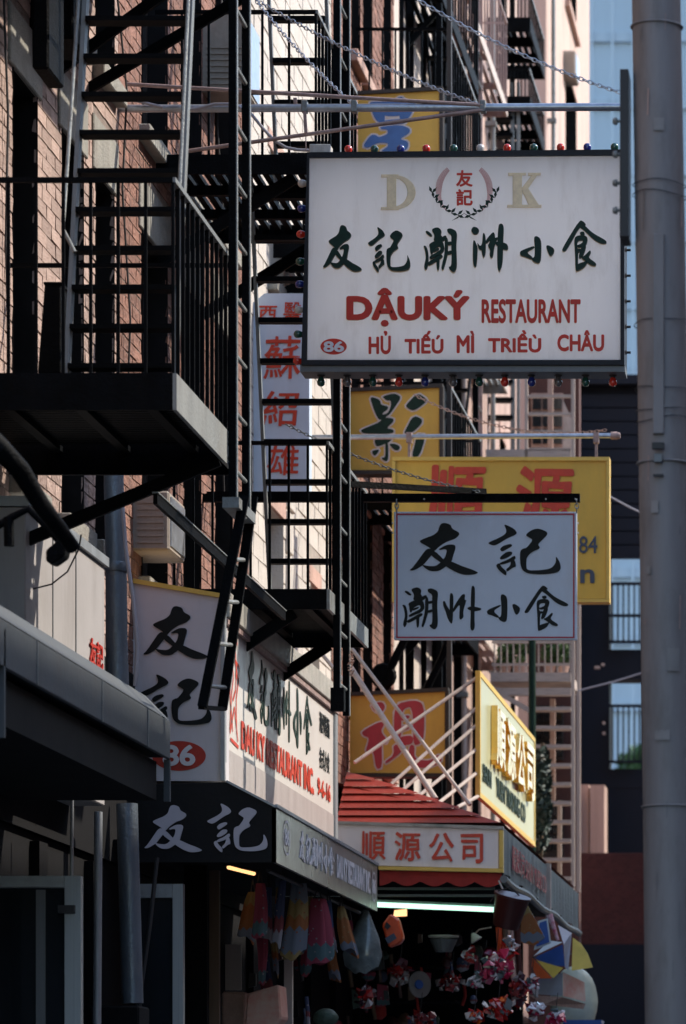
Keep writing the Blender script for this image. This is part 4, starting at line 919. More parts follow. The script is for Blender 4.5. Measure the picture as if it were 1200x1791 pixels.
# scalloped valance
vp = [(664, 1522)] + [(880, 1527)]; low = []
for i in range(41):
    t = i / 40; u = lerp(878, 664, t); low.append((u, 1540 + 9 * abs(math.sin(t * math.pi * 4.5)) + lerp(3, 0, t)))
MB().prism([P(u, v, YN + .01) for u, v in [(664, 1522), (878, 1527)] + low], .012).build('valance', 'red_cloth', rd)
zs0, zs1 = ZV(1530, YN), ZV(1447, YN); Ye3 = YX(1012, X3)
Ym = YX(957, X3)
for a, c in ((YN + .03, Ym - .06), (Ym + .06, Ye3)):
    b = MB(); n = 40
    for i in range(n):
        p0, p1 = lerp(a, c, i / n), lerp(a, c, (i + 1) / n); o0_, o1_ = .012 * math.sin(i * 1.7), .012 * math.sin((i + 1) * 1.7)
        d0, d1 = .02 * math.sin(i * .5), .02 * math.sin((i + 1) * .5)
        b.poly([(X3 + o0_, p0, zs0 + d0), (X3 + o1_, p1, zs0 + d1), (X3, p1, zs1), (X3, p0, zs1)])
    b.build('side_cloth', 'awning_teal', rd, fix=False, smooth=True)
text('lettering', '順源公司 SHUN YUEN CO', (YN + .5, Ym - .3, zs1 - .08, zs0 + .07), side(X3 + .014), 'letter_wine', rd, bold=.01, depth=.002)
MB().box(X3 - .01, X3 + .03, Ym - .05, Ym + .05, zs0 - .08, zs1 + .02).build('seam_post', 'fe_cream', rd)
MB().tube([(X3 + .005, lerp(YN, Ye3, i / 20), zs0 - .03 - .012 * math.sin(i * .9)) for i in range(21)], .028, 8).build('rolled_edge', 'alum_dark', rd, smooth=True)
MB().box(WX + .05, X3 - .03, YN + .08, Ye3 - .1, zs0 + .12, zs0 + .15).build('soffit', 'dark_shop', rd)
for v in (1552, 1564): MB().box(WX, X3 - .08, YN + .2, YN + .24, ZV(v + 4, YN + .2), ZV(v, YN + .2)).build('cross_bar', 'awning_teal', rd)
ftb = thing('fluorescent_tube', P(760, 1585, YN + .5), 'long glowing fluorescent tube under the red awning', 'lamp')
MB().tube([P(655, 1582, YN + .5), P(864, 1591, YN + .5)], .018, 12).build('tube', 'tube_light', ftb, smooth=True)
MB().bar(P(650, 1577, YN + .53), P(866, 1586, YN + .53), .05, .03).build('batten', 'awning_teal', ftb)
lw = thing('warm_lamp', P(420, 1522, 22.2), 'small glowing warm lamp under the black awning', 'lamp')
MB().tube([P(400, 1517, 22.2), P(420, 1522, 22.4), P(444, 1528, 22.6)], .012, 10).build('glow', 'lamp_warm', lw, smooth=True)
MB().bar(P(398, 1513, 22.2), P(446, 1524, 22.6), .05, .01).build('shade', 'dark_shop', lw)
lw2 = thing('warm_lamp', P(700, 1596, YN + .2), 'small glowing amber lamp beside the orange bag, below the tube light', 'lamp')
MB().prism([P(690, 1592, YN + .2), P(711, 1590, YN + .2), P(711, 1602, YN + .2), P(688, 1603, YN + .2)], .03).build('glow', 'lamp_warm', lw2)
# side house strip between box sign and red awning
fpanel('x', 0, 0, 0, 0, 'alum', 1, .01, None) if False else None

# gold-lettered panel standing over the awning
XG = -2.93; Yg0, Yg1 = YX(839, XG), YX(935, XG)
zg0, zg1 = ZV(1390, Yg0), ZV(1178, Yg0)
gs = thing('gold_letter_panel', (XG, Yg0, zg0), 'pale yellow panel with raised gold characters and green lettering, standing above the red awning', 'sign')
MB().box(XG - .025, XG, Yg0, Yg1, zg0, zg1).build('panel', 'pale_green_panel', gs)
for a in ((Yg0 - .02, Yg0 + .04, zg0 - .02, zg1 + .02), (Yg1 - .04, Yg1 + .02, zg0 - .02, zg1 + .02), (Yg0 + .041, Yg1 - .041, zg1 - .02, zg1 + .02), (Yg0 + .041, Yg1 - .041, zg0 - .02, zg0 + .02)):
    MB().box(XG - .03, XG + .006, *a).build('frame', 'yellow_trim', gs)
sg = side(XG); LG = lambda t: lerp(Yg0, Yg1, t)
for i, c in enumerate('順源公司'): text('character', c, (LG(.17 + i * .185), LG(.32 + i * .185), zg1 - .14, zg1 - .60), sg, 'gold', gs, bold=.02, depth=.05, jit=.01, seed=i)
text('lettering', 'SHUN', (LG(.04), LG(.18), zg0 + .26, zg0 + .12), sg, 'letter_green', gs, bold=.03, depth=.004)
text('lettering', 'YUEN TRADING CO', (LG(.26), LG(.80), zg0 + .26, zg0 + .10), sg, 'letter_green', gs, bold=.03, depth=.004)
for (p, q) in (((836, 1184), (620, 1334)), ((836, 1236), (684, 1372)), ((836, 1266), (702, 1384)), ((836, 1308), (733, 1392)), ((836, 1350), (768, 1404)), ((838, 1392), (800, 1412))):
    MB().tube([P(*p, Yg0 + .02), P(*q, Yg0 - .6)], .014, 8).build('strut', 'fe_cream', gs, smooth=True)
for i, (p, q) in enumerate((((602, 1150), (762, 1398)), ((606, 1122), (822, 1408)), ((560, 1140), (605, 1196)))):
    r = thing('guy_tube', P(*q, YN + .6), ['thick shining tube slanting from the drop ladder down to the red awning', 'thinner slanting tube, the right hand one of the crossing pair', 'short pale slanting tube above the box sign cornice'][i], 'tube')
    MB().tube([P(*p, YN + 1.2), P(*q, YN + .45)], .022 if i == 0 else .014, 10).build('tube', 'fe_cream', r, smooth=True)
rb = tag(foliage('red_ribbon', P(614, 1165, 23.3), (.02, .03, .09), 60, 'stone_pink', None, .012, seed=4), 'tuft of faded red ribbon tied to the drop ladder foot', 'ribbon')

# ================================================================== TALL YELLOW SIGNS
YY = 31.0
def ysign(label, ch, cm, u0_, u1_, v0_, v1_, box, tilt=8):
    r = thing('yellow_sign', P((u0_ + u1_) / 2, v1_, YY), label, 'sign', 'yellow square signs in a column')
    MB().prism([P(u0_, v0_ + tilt, YY), P(u1_, v0_, YY), P(u1_, v1_, YY), P(u0_, v1_, YY)], .12).build('panel', 'yellow_sign', r)
    for q in ([(u0_ - 5, v0_ + tilt - 6), (u1_ + 6, v0_ - 7), (u1_ + 6, v0_), (u0_ - 5, v0_ + tilt)], [(u1_ + .5, v0_), (u1_ + 7, v0_), (u1_ + 7, v1_), (u1_ + .5, v1_)], [(u0_ - 5, v1_ + .5), (u1_ + 7, v1_ + .5), (u1_ + 7, v1_ + 7), (u0_ - 5, v1_ + 7)]):
        MB().prism([P(a, c, YY - .03) for a, c in q], .18).build('frame', 'window_frame', r)
    halo('outline', ch, box, front(YY), 'outline', r, 2.6)
    brush('character', ch, box, front(YY), cm, r, lift=.006, depth=.002)
ysign('yellow square sign with a blue character, top one of the column', '星', 'letter_blue', 626, 768, 157, 330, (634, 727, 168, 266))
ysign('yellow square sign with a dark green character, middle one of the column', '影', 'letter_green', 602, 768, 677, 822, (631, 748, 687, 808))
ysign('yellow square sign with a crimson character, lowest one of the column', '視', 'letter_wine', 612, 778, 1209, 1352, (632, 773, 1224, 1346))
yp = thing('sign_post', P(776, 2010, YY), 'dark upright holding the yellow square signs', 'post')
MB().box((779 - U0) * YY / F, (787 - U0) * YY / F, YY + .1, YY + .16, 4.2, 12).build('shaft', 'window_frame', yp)
for v in (200, 720, 1250): MB().box(WX, (779 - U0) * YY / F, YY + .121, YY + .16, ZV(v + 6, YY), ZV(v, YY)).build('arm', 'window_frame', yp)

# yellow board on pipe
YW = 28.5
yb_ = thing('yellow_board', P(876, 1050, YW), 'big yellow board with two red characters, partly hidden by the hanging white board', 'sign')
fpanel('panel', 692, 1060, 806, 1047, 'yellow_board', YW, .1, yb_)
for (a, c, d, e) in ((686, 1066, 799, 805.5), (686, 1066, 1047.5, 1053), (686, 691.5, 806, 1047), (1060.5, 1066, 806, 1047)): fpanel('frame', a, c, d, e, 'yellow_trim', YW - .02, .14, yb_)
text('character', '順', (747, 850, 814, 930), front(YW), 'letter_orange', yb_, bold=.024, slant=.06, jit=.012)
text('character', '源', (902, 1004, 816, 930), front(YW), 'letter_orange', yb_, bold=.024, slant=.06, jit=.012, seed=5)
text('lettering', '84', (1013, 1045, 938, 968), front(YW), 'letter_navy', yb_, bold=.008)
text('lettering', 'n', (1015, 1040, 996, 1020), front(YW), 'letter_navy', yb_, bold=.02)
text('lettering', 'Canal 2', (880, 1005, 938, 968), front(YW), 'letter_navy', yb_, bold=.008) if False else None
for u in (716, 1043):
    MB().bar(P(u, 768, YW), P(u, 802, YW), .02, .02).build('hanger', 'rust_pipe', yb_); MB().box(P(u, 0, YW).x - .02, P(u, 0, YW).x + .02, YW - .03, YW + .03, ZV(775, YW), ZV(757, YW)).build('clamp', 'rust_pipe', yb_)
p2 = thing('sign_pipe', P(560, 763, YW), 'rusty horizontal pipe above the big yellow board', 'pipe')
MB().tube([(WX, YW, ZV(765, YW)), P(1078, 762, YW)], .019, 12).build('pipe', 'galv', p2, smooth=True)
MB().lathe(P(1078, 762, YW), [(.027, -.04), (.03, 0), (.02, .03)], 12, (1, 0, 0)).build('end_cap', 'rust_pipe', p2, smooth=True)

# ================================================================== HANGING WHITE BOARD
YH = 24.3
hb_ = thing('hanging_white_board', P(850, 1117, YH), 'white hanging board with red border line and six black brush characters', 'sign')
fpanel('panel', 689, 1009, 895, 1119, 'sign_bluewhite', YH, .035, hb_, bev=.003)
for (a, c, d, e) in ((693, 1005, 898, 900.6), (693, 1005, 1113.5, 1116), (693, 695.6, 900.7, 1113.4), (1002.4, 1005, 900.7, 1113.4)): fpanel('border_line', a, c, d, e, 'letter_wine', YH - .003, .002, hb_)
def zb(x, y, oy): return 690 + x / 3.75, oy + y / 3.75
for c, x0_, y0_, x1_, y1_, oy in (('友', 95, 72, 555, 416, 895), ('記', 612, 78, 1093, 418, 895), ('潮', 50, 100, 287, 382, 1000), ('州', 318, 90, 572, 390, 1000), ('小', 605, 145, 825, 333, 1000), ('食', 850, 88, 1140, 392, 1000)):
    a, d = zb(x0_, y0_, oy); c2, e = zb(x1_, y1_, oy); brush('character', c, (a, c2, d, e), front(YH), 'letter_black', hb_, lift=.001, depth=.001)
for u in (694, 1009):
    b = MB(); 
    for i in range(3):
        n = Vector((1, 0, 0)) if i % 2 else Vector((0, 1, 0)); p = P(u, 878 + i * 7, YH)
        b.tube([p + (n * math.cos(t) * .012 + Vector((0, 0, 1)) * math.sin(t) * .018) for t in [k * math.pi / 6 for k in range(13)]], .0035, 5, cap=False)
    b.build('hook', 'grey_iron', hb_)
for v in (915, 932, 1080, 1098):
    for u, s_ in ((689, -1), (1009, 1)): MB().lathe(P(u + s_ * 2.2, v, YH + .015), [(.006, -.004), (.006, .004)], 8, (1, 0, 0)).build('rivet', 'frame_white', hb_)
bm_ = thing('sign_beam', P(826, 870, YH), 'black steel beam carrying the hanging white board', 'beam')
MB().box(WX, (1014 - U0) * YH / F, YH + .0, YH + .05, ZV(877, YH), ZV(863, YH)).build('beam', 'black_iron', bm_)
MB().bar(P(600, 846, YH - .9), P(848, 860, YH - .01), .035, .035).build('strut', 'black_iron', bm_)
for u in (742, 955, 1007): MB().lathe(P(u, 873, YH - .001), [(.006, -.003), (.006, .004)], 8, (0, -1, 0)).build('bolt', 'frame_white', bm_)

# vertical white sign with red characters
YV = 26.3
vs_ = thing('vertical_sign', P(493, 865, YV), 'tall narrow pale blue white sign with red characters behind the black treads', 'sign')
MB().prism([P(443, 529, YV), P(463, 513, YV), P(541, 513, YV), P(541, 866, YV), P(443, 866, YV)], .12).build('panel', 'sign_bluewhite', vs_)
for s_, bx_, bo in (('西', (453, 484, 535, 561), .015), ('醫', (496, 527, 529, 567), .004), ('蘇', (462, 526, 588, 663), .006), ('紹', (459, 522, 684, 745), .010), ('雄', (468, 523, 776, 831), .008)):
    text('character', s_, bx_, front(YV), 'letter_orange', vs_, bold=bo, slant=.06, jit=.008, depth=.003)

# ================================================================== LARGE SIGN
YL_ = 21.5
bg_ = thing('large_restaurant_sign', P(812, 640, YL_), 'large white sign with dark frame ringed by small coloured bulbs, upper right', 'sign')
Fl = lambda v: lerp(541, 539, (v - 275) / 355)
fp = MB(); fp.poly([P(540.8, 275.5, YL_), P(1085.4, 271.5, YL_), P(1085.4, 629.4, YL_), P(536.8, 629.4, YL_)]); fp.build('face_panel', 'sign_acrylic', bg_, fix=False)
fp = MB(); fp.poly([P(541, 276, YL_) + Vector((0, .212, 0)), P(1085, 272, YL_) + Vector((0, .212, 0)), P(1085, 629, YL_) + Vector((0, .212, 0)), P(537, 629, YL_) + Vector((0, .212, 0))]); fp.build('back_panel', 'sign_acrylic', bg_, fix=False)
for q in ([(541, 276), (1085, 272), (1085, 272.6), (541, 276.6)], [(537, 628.4), (1085, 628.4), (1085, 629), (537, 629)], [(541, 276), (541.6, 276), (537.6, 629), (537, 629)], [(1084.4, 272), (1085, 272), (1085, 629), (1084.4, 629)]):
    MB().prism([P(a, c, YL_) + Vector((0, .003, 0)) for a, c in q], .206).build('bounce_liner', 'letter_white', bg_)  # unseen white strips added to reflect light through the face
for q in ([(537, 266), (1092, 261), (1092, 271), (537, 275.5)], [(527, 629.5), (1092, 629.5), (1092, 638), (527, 638)], [(537, 276), (540.6, 276), (536.6, 629), (527, 629)], [(1085.5, 271.5), (1092, 271.5), (1092, 629), (1085.5, 629)]):
    MB().prism([P(a, c, YL_ - .02) for a, c in q], .24).build('frame', 'sign_frame', bg_)
MB().box((525 - U0) * YL_ / F, (1093 - U0) * YL_ / F, YL_ + .0, YL_ + .2, ZV(650, YL_), ZV(638.5, YL_)).build('wiring_channel', 'alum_dark', bg_)
MB().box((540 - U0) * YL_ / F, (577 - U0) * YL_ / F, YL_ + .02, YL_ + .12, ZV(266, YL_), ZV(250, YL_)).build('junction_box', 'frame_white', bg_, bev=.004)
pf = front(YL_)
def zl(ch, x0_, y0_, x1_, y1_, ox, sc):
    bx_ = (ox + x0_ / sc, ox + x1_ / sc, 370 + y0_ / sc, 370 + y1_ / sc)
    e = (bx_[0] - 1.2, bx_[1] - .4, bx_[2] - .2, bx_[3] + 1.6)
    brush('character_edge', ch, e, pf, 'letter_edge', bg_, lift=.001, depth=.006); brush('character', ch, bx_, pf, 'letter_green', bg_, lift=.012, depth=.016)
zl('友', 68, 112, 375, 470, 550, 4.444); zl('記', 418, 122, 750, 475, 550, 4.444); zl('潮', 850, 128, 1112, 480, 550, 4.444)
zl('洲', 105, 97, 385, 458, 800, 4.286); zl('小', 470, 190, 730, 392, 800, 4.286); zl('食', 785, 72, 1120, 455, 800, 4.286)
for dx, m_, lf in ((-1.3, 'letter_edge', .001), (0, 'letter_red_big', .010)):
    text('lettering', 'DẬUKÝ', (607 + dx, 822 + dx, 505, 572), pf, m_, bg_, bold=.045, depth=.012, lift=lf)
    text('lettering', 'RESTAURANT', (843 + dx / 2, 1016 + dx / 2, 524, 566), pf, m_, bg_, bold=.03, depth=.008 if dx else .006, lift=lf)
for s_, a, c, t_, b_ in (('HỦ', 645, 684, 579, 620), ('TIẾÚ', 708, 776, 579, 619), ('MÌ', 799, 830, 579, 618), ('TRIỀÙ', 854, 947, 578, 617), ('CHÂU', 975, 1057, 578, 615)):
    text('lettering', s_, (a, c, t_, b_), pf, 'letter_red_big', bg_, bold=.035, depth=.006)
MB().prism([P(583.5 + 23 * math.cos(t), 606 + 14 * math.sin(t), YL_ - .004) for t in [i * math.pi / 18 for i in range(36)]], .003).build('number_oval', 'letter_red_big', bg_)
text('number', '86', (566, 602, 597, 616), front(YL_ - .005), 'letter_white', bg_, bold=.035, depth=.002)
def strokes(name, polys, m, lift=.002, d=.006):
    b = MB()
    for i, p in enumerate(polys):
        b.prism([P(x, y, YL_ - lift - d - i * .0003) for x, y in p], d + i * .0003)
    return b.build(name, m, bg_)
bowl = [(690, 306)] + [(lerp(690, 690, 0) + 37 * math.sin(t), 336 - 30 * math.cos(t)) for t in [i * math.pi / 14 for i in range(1, 14)]] + [(690, 366), (690, 361)] + [(690 + 24 * math.sin(t), 336 + 25 * math.cos(t)) for t in [i * math.pi / 14 for i in range(1, 14)]] + [(690, 311)]
for dx, m_, lf in ((-1.4, 'letter_edge', .001), (0, 'letter_cream', .008)):
    sh = lambda ps: [[(x + dx, y) for x, y in p] for p in ps]
    strokes('letter', sh([bowl, [(678, 308), (693, 308), (693, 364), (678, 364)], [(668, 305), (697, 305), (697, 309), (668, 310)], [(668, 362), (697, 362), (697, 367), (667, 367)]]), m_, lf)
    strokes('letter', sh([[(898, 304), (913, 304), (913, 360), (898, 360)], [(890, 302), (920, 302), (920, 306), (890, 307)], [(889, 358), (920, 358), (920, 363), (888, 363)],
                          [(913, 330), (932, 305), (940, 305), (916, 340)], [(914, 332), (922, 326), (943, 359), (926, 359)], [(925, 302), (946, 302), (946, 306), (925, 307)], [(920, 358), (947, 358), (947, 363), (920, 363)]]), m_, lf)
text('character', '友', (798, 827, 298, 327), pf, 'letter_red_big', bg_, bold=.03, depth=.004); text('character', '記', (798, 827, 331, 360), pf, 'letter_red_big', bg_, bold=.03, depth=.004)
for s_ in (-1, 1):
    b = MB()
    for i in range(46):
        t = lerp(math.radians(52), math.radians(-55), i / 45); q = i / 45
        wd = .22 * (math.sin(math.pi * min(1, q * .8 + .2)) ** .6) * (1 - .55 * max(0, q - .5) * 2)
        r0, r1 = 1 - wd, 1.0
        cx, cy = 812, 331
        for rr in (0,):
            a0 = (cx + s_ * 50 * r0 * math.cos(t), cy - 48 * r0 * math.sin(t)); a1 = (cx + s_ * 50 * r1 * math.cos(t), cy - 48 * r1 * math.sin(t))
            d = (Vector(a1) - Vector(a0)).normalized(); n = Vector((-d.y, d.x)) * .55
            b.poly([P(a0[0] + n.x, a0[1] + n.y, YL_ - .004), P(a1[0] + n.x, a1[1] + n.y, YL_ - .004), P(a1[0] - n.x, a1[1] - n.y, YL_ - .004), P(a0[0] - n.x, a0[1] - n.y, YL_ - .004)])
    b.build('wreath_ticks', 'letter_tick', bg_, fix=False)
b = MB()
for s_ in (-1, 1):
    for i in range(7):
        t = math.radians(lerp(-8, -78, i / 6)); x = 812 + s_ * 57 * math.cos(t); y = 331 - 46 * math.sin(t)
        tg = Vector((s_ * math.sin(t) * -1, -math.cos(t))); tg = Vector((-s_ * -math.sin(t), -math.cos(t)))
        tdir = Vector((s_ * 57 * -math.sin(t) * -1, -46 * math.cos(t))).normalized()
        if tdir.y > 0: tdir = -tdir
        for k in (-1, 1):
            a = math.radians(32 * k); dd = Vector((tdir.x * math.cos(a) - tdir.y * math.sin(a), tdir.x * math.sin(a) + tdir.y * math.cos(a)))
            if i == 8 and k == 1: pass
            nn = Vector((-dd.y, dd.x)); p = Vector((x, y)); Ln = 13
            b.poly([P(*(p), YL_ - .004 - .0001 * i), P(*(p + dd * Ln * .5 + nn * 2.6), YL_ - .004 - .0001 * i), P(*(p + dd * Ln), YL_ - .004 - .0001 * i), P(*(p + dd * Ln * .5 - nn * 2.6), YL_ - .004 - .0001 * i)])
    b.poly([P(812 - s_ * 2, 372, YL_ - .006), P(812 + s_ * 10, 378, YL_ - .006), P(812 + s_ * 22, 386, YL_ - .006), P(812 + s_ * 12, 382, YL_ - .006)])
b.build('wreath_leaves', 'letter_green', bg_, fix=False)
# bulbs
_bm = {}
def bulb(p, ax, col):
    p = Vector(p); ax = Vector(ax)
    key = (col, tuple(ax))
    if key not in _bm:
        g = MB().lathe((0, 0, 0), [(.010, .0), (.012, .010), (.019, .024), (.0225, .037), (.021, .049), (.014, .058), (.004, .062)], 16, ax)
        me = bpy.data.meshes.new('bulb_shared'); me.from_pydata(g.v, [], g.f); [setattr(q, 'use_smooth', True) for q in me.polygons]; me.materials.append(M['bulb_' + col])
        g = MB().lathe((0, 0, 0), [(.022, -.003), (.022, .003), (.014, .004), (.013, .014)], 12, ax)
        ms = bpy.data.meshes.new('socket_shared'); ms.from_pydata(g.v, [], g.f); ms.materials.append(M['rubber']); _bm[key] = (me, ms)
    o = bpy.data.objects.new('bulb', _bm[key][0]); o.location = p - org(bg_); link(o, bg_)
    s = bpy.data.objects.new('socket', _bm[key][1]); link(s, o)
ym = YL_ + .1
cols = ['red', 'green', 'blue', 'red', 'green', 'clear', 'red', 'green', 'red', 'blue', 'green']
for u, c in zip((605, 651, 697, 742, 790, 837, 884, 931, 978, 1025, 1073), cols): bulb(P(u, 266 - (u - 537) * .009, YL_) + Vector((0, .1, .0)), (0, 0, 1), c)
for u, c in zip((557, 603, 648, 694, 740, 789, 835, 880, 927, 974, 1022, 1070), ['green', 'grey', 'green', 'red', 'blue', 'grey', 'green', 'red', 'blue', 'grey', 'green', 'red']): bulb(P(u, 650.5, YL_) + Vector((0, .1, 0)), (0, 0, -1), c)
for v, c in zip((313, 357, 402, 450, 490, 535, 578, 625), ['clear', 'blue', 'red', 'green', 'blue', 'clear', 'green', 'red']): bulb(P(lerp(537, 527, (v - 266) / 370), v, YL_) + Vector((0, .1, 0)), (-1, 0, 0), c)
for v in (430, 475, 520, 565, 610): MB().lathe(P(1092, v, YL_) + Vector((0, .1, 0)), [(.012, 0), (.014, .006), (.007, .008), (.007, .03)], 10, (1, 0, 0)).build('side_socket', 'rubber', bg_)
if 0: bulb(P(1093, v, YL_) + Vector((0, .1, 0)), (1, 0, 0), 'grey')

mp_ = thing('sign_mast', P(200, 187, YL_ + .1), 'long galvanised horizontal pipe above the large sign', 'pipe')
YM = YL_ + .1
MB().tube([(WX, YM, ZV(190, YM)), P(1090, 187, YM)], .022, 14).build('pipe', 'galv', mp_, smooth=True)
for (a, c, dY) in (((222, 147), (845, 184), 1.3), ((330, 264), (845, 192), -.6)):
    MB().tube([P(*a, YM + .02 * dY), P(*c, YM - .02)], .011, 10).build('brace_pipe', 'rust_pipe', mp_, smooth=True)
MB().tube([P(199, 192, YM - .03), P(205, 180, YM - .03), P(232, 174, YM - .03), P(262, 182, YM - .03), P(285, 188, YM - .03)], .009, 8).build('conduit', 'cable_grey', mp_, smooth=True)
MB().tube([P(320, 192, YM - .04), P(345, 190, YM - .04), P(375, 182, YM - .04), P(410, 182, YM - .04), P(440, 200, YM - .03), P(458, 222, YM), P(480, 246, YM), P(500, 258, YM), P(520, 262, YM), P(542, 263, YM)], .009, 8).build('conduit', 'cable_grey', mp_, smooth=True)
for u in (533, 845, 620): MB().box(P(u, 0, YM).x - .016, P(u, 0, YM).x + .016, YM - .03, YM + .03, ZV(197, YM), ZV(177, YM)).build('clamp', 'grey_iron', mp_, bev=.003)
MB().bar(P(533, 195, YM - .03), P(535, 232, YM - .03), .018, .008).build('hanger_strap', 'rust_pipe', mp_); MB().bar(P(535, 232, YM - .03), P(535, 262, YM - .03), .005, .005).build('hanger_strap', 'rust_pipe', mp_)
MB().bar(P(517, 186, YM), P(516, 171, YM), .02, .008).build('hanger_strap', 'rust_pipe', mp_)

def chain(label, p, q, sag, link_l=.036, m='galv', r=.0032):
    p = Vector(p); q = Vector(q); L = (q - p).length; n = max(6, int(L / (link_l * .8))); b = MB()
    def at(t): v = p.lerp(q, t); v.z -= sag * 4 * t * (1 - t); return v
    for i in range(n):
        c = at((i + .5) / n); d = (at((i + 1) / n) - at(i / n)).normalized(); nn = d.cross(Vector((0, 1, .3))).normalized() if i % 2 else d.cross(Vector((.3, .2, 1))).normalized()
        b.tube([c + d * math.cos(t) * link_l * .55 + nn * math.sin(t) * link_l * .27 for t in [k * math.pi / 5 for k in range(11)]], r, 5, cap=False)
    return tag(b.build('chain', m, None, fix=False, loc=q), label, 'chain')
chain('pale chain falling from the top edge to the dark strapped board by the pole', P(728, -2, 21.7), P(1086, 162, 21.6), .04)
chain('chain from the top of the second landing down to the mast where three pipes meet', P(448, 0, 22.6), P(846, 186, 21.6), .04)
chain('short steep chain ending at the clamp on the mast above the junction box', P(444, -4, 22.3), P(622, 186, 21.6), .03)
chain('thin rusty chain reaching the strut over the hanging white board', P(500, 742, 24.0), P(838, 860, 24.2), .05, m='grey_iron', r=.003, link_l=.03)
chain('distant chain from the rusty pipe up toward the cream house', P(724, 690, 29), P(1060, 752, 28.6), .12, m='rust_pipe', r=.003)
for (lab, p, q) in (('thin wire crossing the dark building beside the big yellow board', P(1066, 868, 40), P(1140, 905, 40)), ('thin wire low across the dark building above its lower opening', P(1012, 1208, 40), P(1140, 1172, 40))):
    tag(MB().tube([p, (p + q) / 2 - Vector((0, 0, .01)), q], .010, 5).build('wire', 'cable_grey', None, loc=p), lab, 'wire')

# ================================================================== STEEL POLE
YPo = 15.0
po = thing('steel_pole', P(1185, 2010, YPo) * 1.0, 'thick grey steel street pole along the right edge', 'pole')
po.location = (P(1185, 0, YPo).x, YPo, .14)
pa = P(1181, 2690, YPo); pa.z = .15
def pv(v): return P(lerp(1148, 1178, v / 1791), v, YPo)
MB().tube([pa, pv(1791), pv(1410), pv(800), pv(-700)], .117, 40, r2=.092).build('shaft', 'pole_steel', po, smooth=True)
MB().lathe(pa, [(.2, 0), (.2, .12), (.15, .18), (.125, .3)], 28).build('base', 'pole_steel', po, smooth=True)
for v in (812, 1412, 48):
    c = pv(v); r_ = lerp(.1005, .113, (v + 0) / 1791)
    MB().lathe(c, [(r_, -.004), (r_ + .003, 0), (r_, .004)], 40).build('weld_ring', 'pole_steel', po, smooth=True)
for i, v in enumerate((325, 344, 566, 684, 722, 738)):
    c = pv(v); r_ = lerp(.1005, .113, v / 1791) + .002; tl = R.uniform(-.12, .12)
    MB().tube([c + Vector((r_ * math.cos(t), r_ * math.sin(t), tl * r_ * math.cos(t) + .004 * math.sin(3 * t + i))) for t in [k * math.pi / 16 for k in range(33)]], .0018, 5, cap=False).build('wire_band', 'rubber', po)
for (v, a_, h_, w__) in ((905, -1.9, .05, .03), (1180, -1.3, .09, .05), (1010, -2.2, .03, .02), (1300, -1.75, .04, .06), (240, -1.5, .05, .04)):
    c = pv(v); rr_ = lerp(.1005, .113, v / 1791) + .0015; q = MB()
    for k in range(5):
        t0 = a_ + (k / 5 - .5) * w__ / rr_; t1 = a_ + ((k + 1) / 5 - .5) * w__ / rr_
        q.poly([c + Vector((rr_ * math.cos(t0), rr_ * math.sin(t0), 0)), c + Vector((rr_ * math.cos(t1), rr_ * math.sin(t1), .002)), c + Vector((rr_ * math.cos(t1), rr_ * math.sin(t1), h_)), c + Vector((rr_ * math.cos(t0), rr_ * math.sin(t0), h_ - .004 * (k % 2)))])
    q.build('tape_remnant', 'tape', po, fix=False)
rq = random.Random(5)
for i in range(26):
    v = rq.uniform(60, 1740); a_ = rq.uniform(-2.7, -.5); c = pv(v); rr_ = lerp(.1005, .113, v / 1791) + .0012; hh_ = rq.uniform(.02, .16); ww_ = rq.uniform(.0012, .005) / rr_
    q = MB(); q.poly([c + Vector((rr_ * math.cos(a_), rr_ * math.sin(a_), 0)), c + Vector((rr_ * math.cos(a_ + ww_), rr_ * math.sin(a_ + ww_), .003)), c + Vector((rr_ * math.cos(a_ + ww_ * 1.6), rr_ * math.sin(a_ + ww_ * 1.6), hh_)), c + Vector((rr_ * math.cos(a_ + ww_ * .5), rr_ * math.sin(a_ + ww_ * .5), hh_))])
    q.build('paint_scrape', 'alum_dark' if i % 3 else 'rust_pipe', po, fix=False)
xp = pv(700).x - .012; yf = YPo - .105
MB().box(xp - .022, xp + .022, yf - .012, yf + .03, ZV(768, YPo), ZV(420, YPo)).build('conduit_channel', 'pole_steel', po, bev=.003)
MB().box(xp - .024, xp + .024, yf - .028, yf - .012, ZV(796, YPo), ZV(784, YPo)).build('clamp', 'rubber', po, bev=.002)
MB().box(xp - .018, xp + .016, yf - .02, yf + .0, ZV(818, YPo), ZV(803, YPo)).build('clamp', 'alum_dark', po, bev=.002)
MB().box(xp - .02, xp + .02, yf - .012, yf + .0, ZV(842, YPo), ZV(838, YPo)).build('clamp', 'rubber', po)
bd = thing('strapped_board', P(1094, 420, YPo), 'dark narrow board edge strapped to the left side of the steel pole', 'sign')
MB().box(P(1086, 0, YPo).x, P(1101, 0, YPo).x, YPo - .06, YPo + .1, ZV(420, YPo), ZV(128, YPo)).build('board', 'rubber', bd, bev=.002)
for v in (212, 270, 320, 368):
    MB().lathe(P(1086, v, YPo), [(.006, 0), (.006, .012), (.014, .014), (.015, .022), (.009, .032)], 12, (-1, 0, 0)).build('bolt', 'grey_iron', bd, smooth=True)

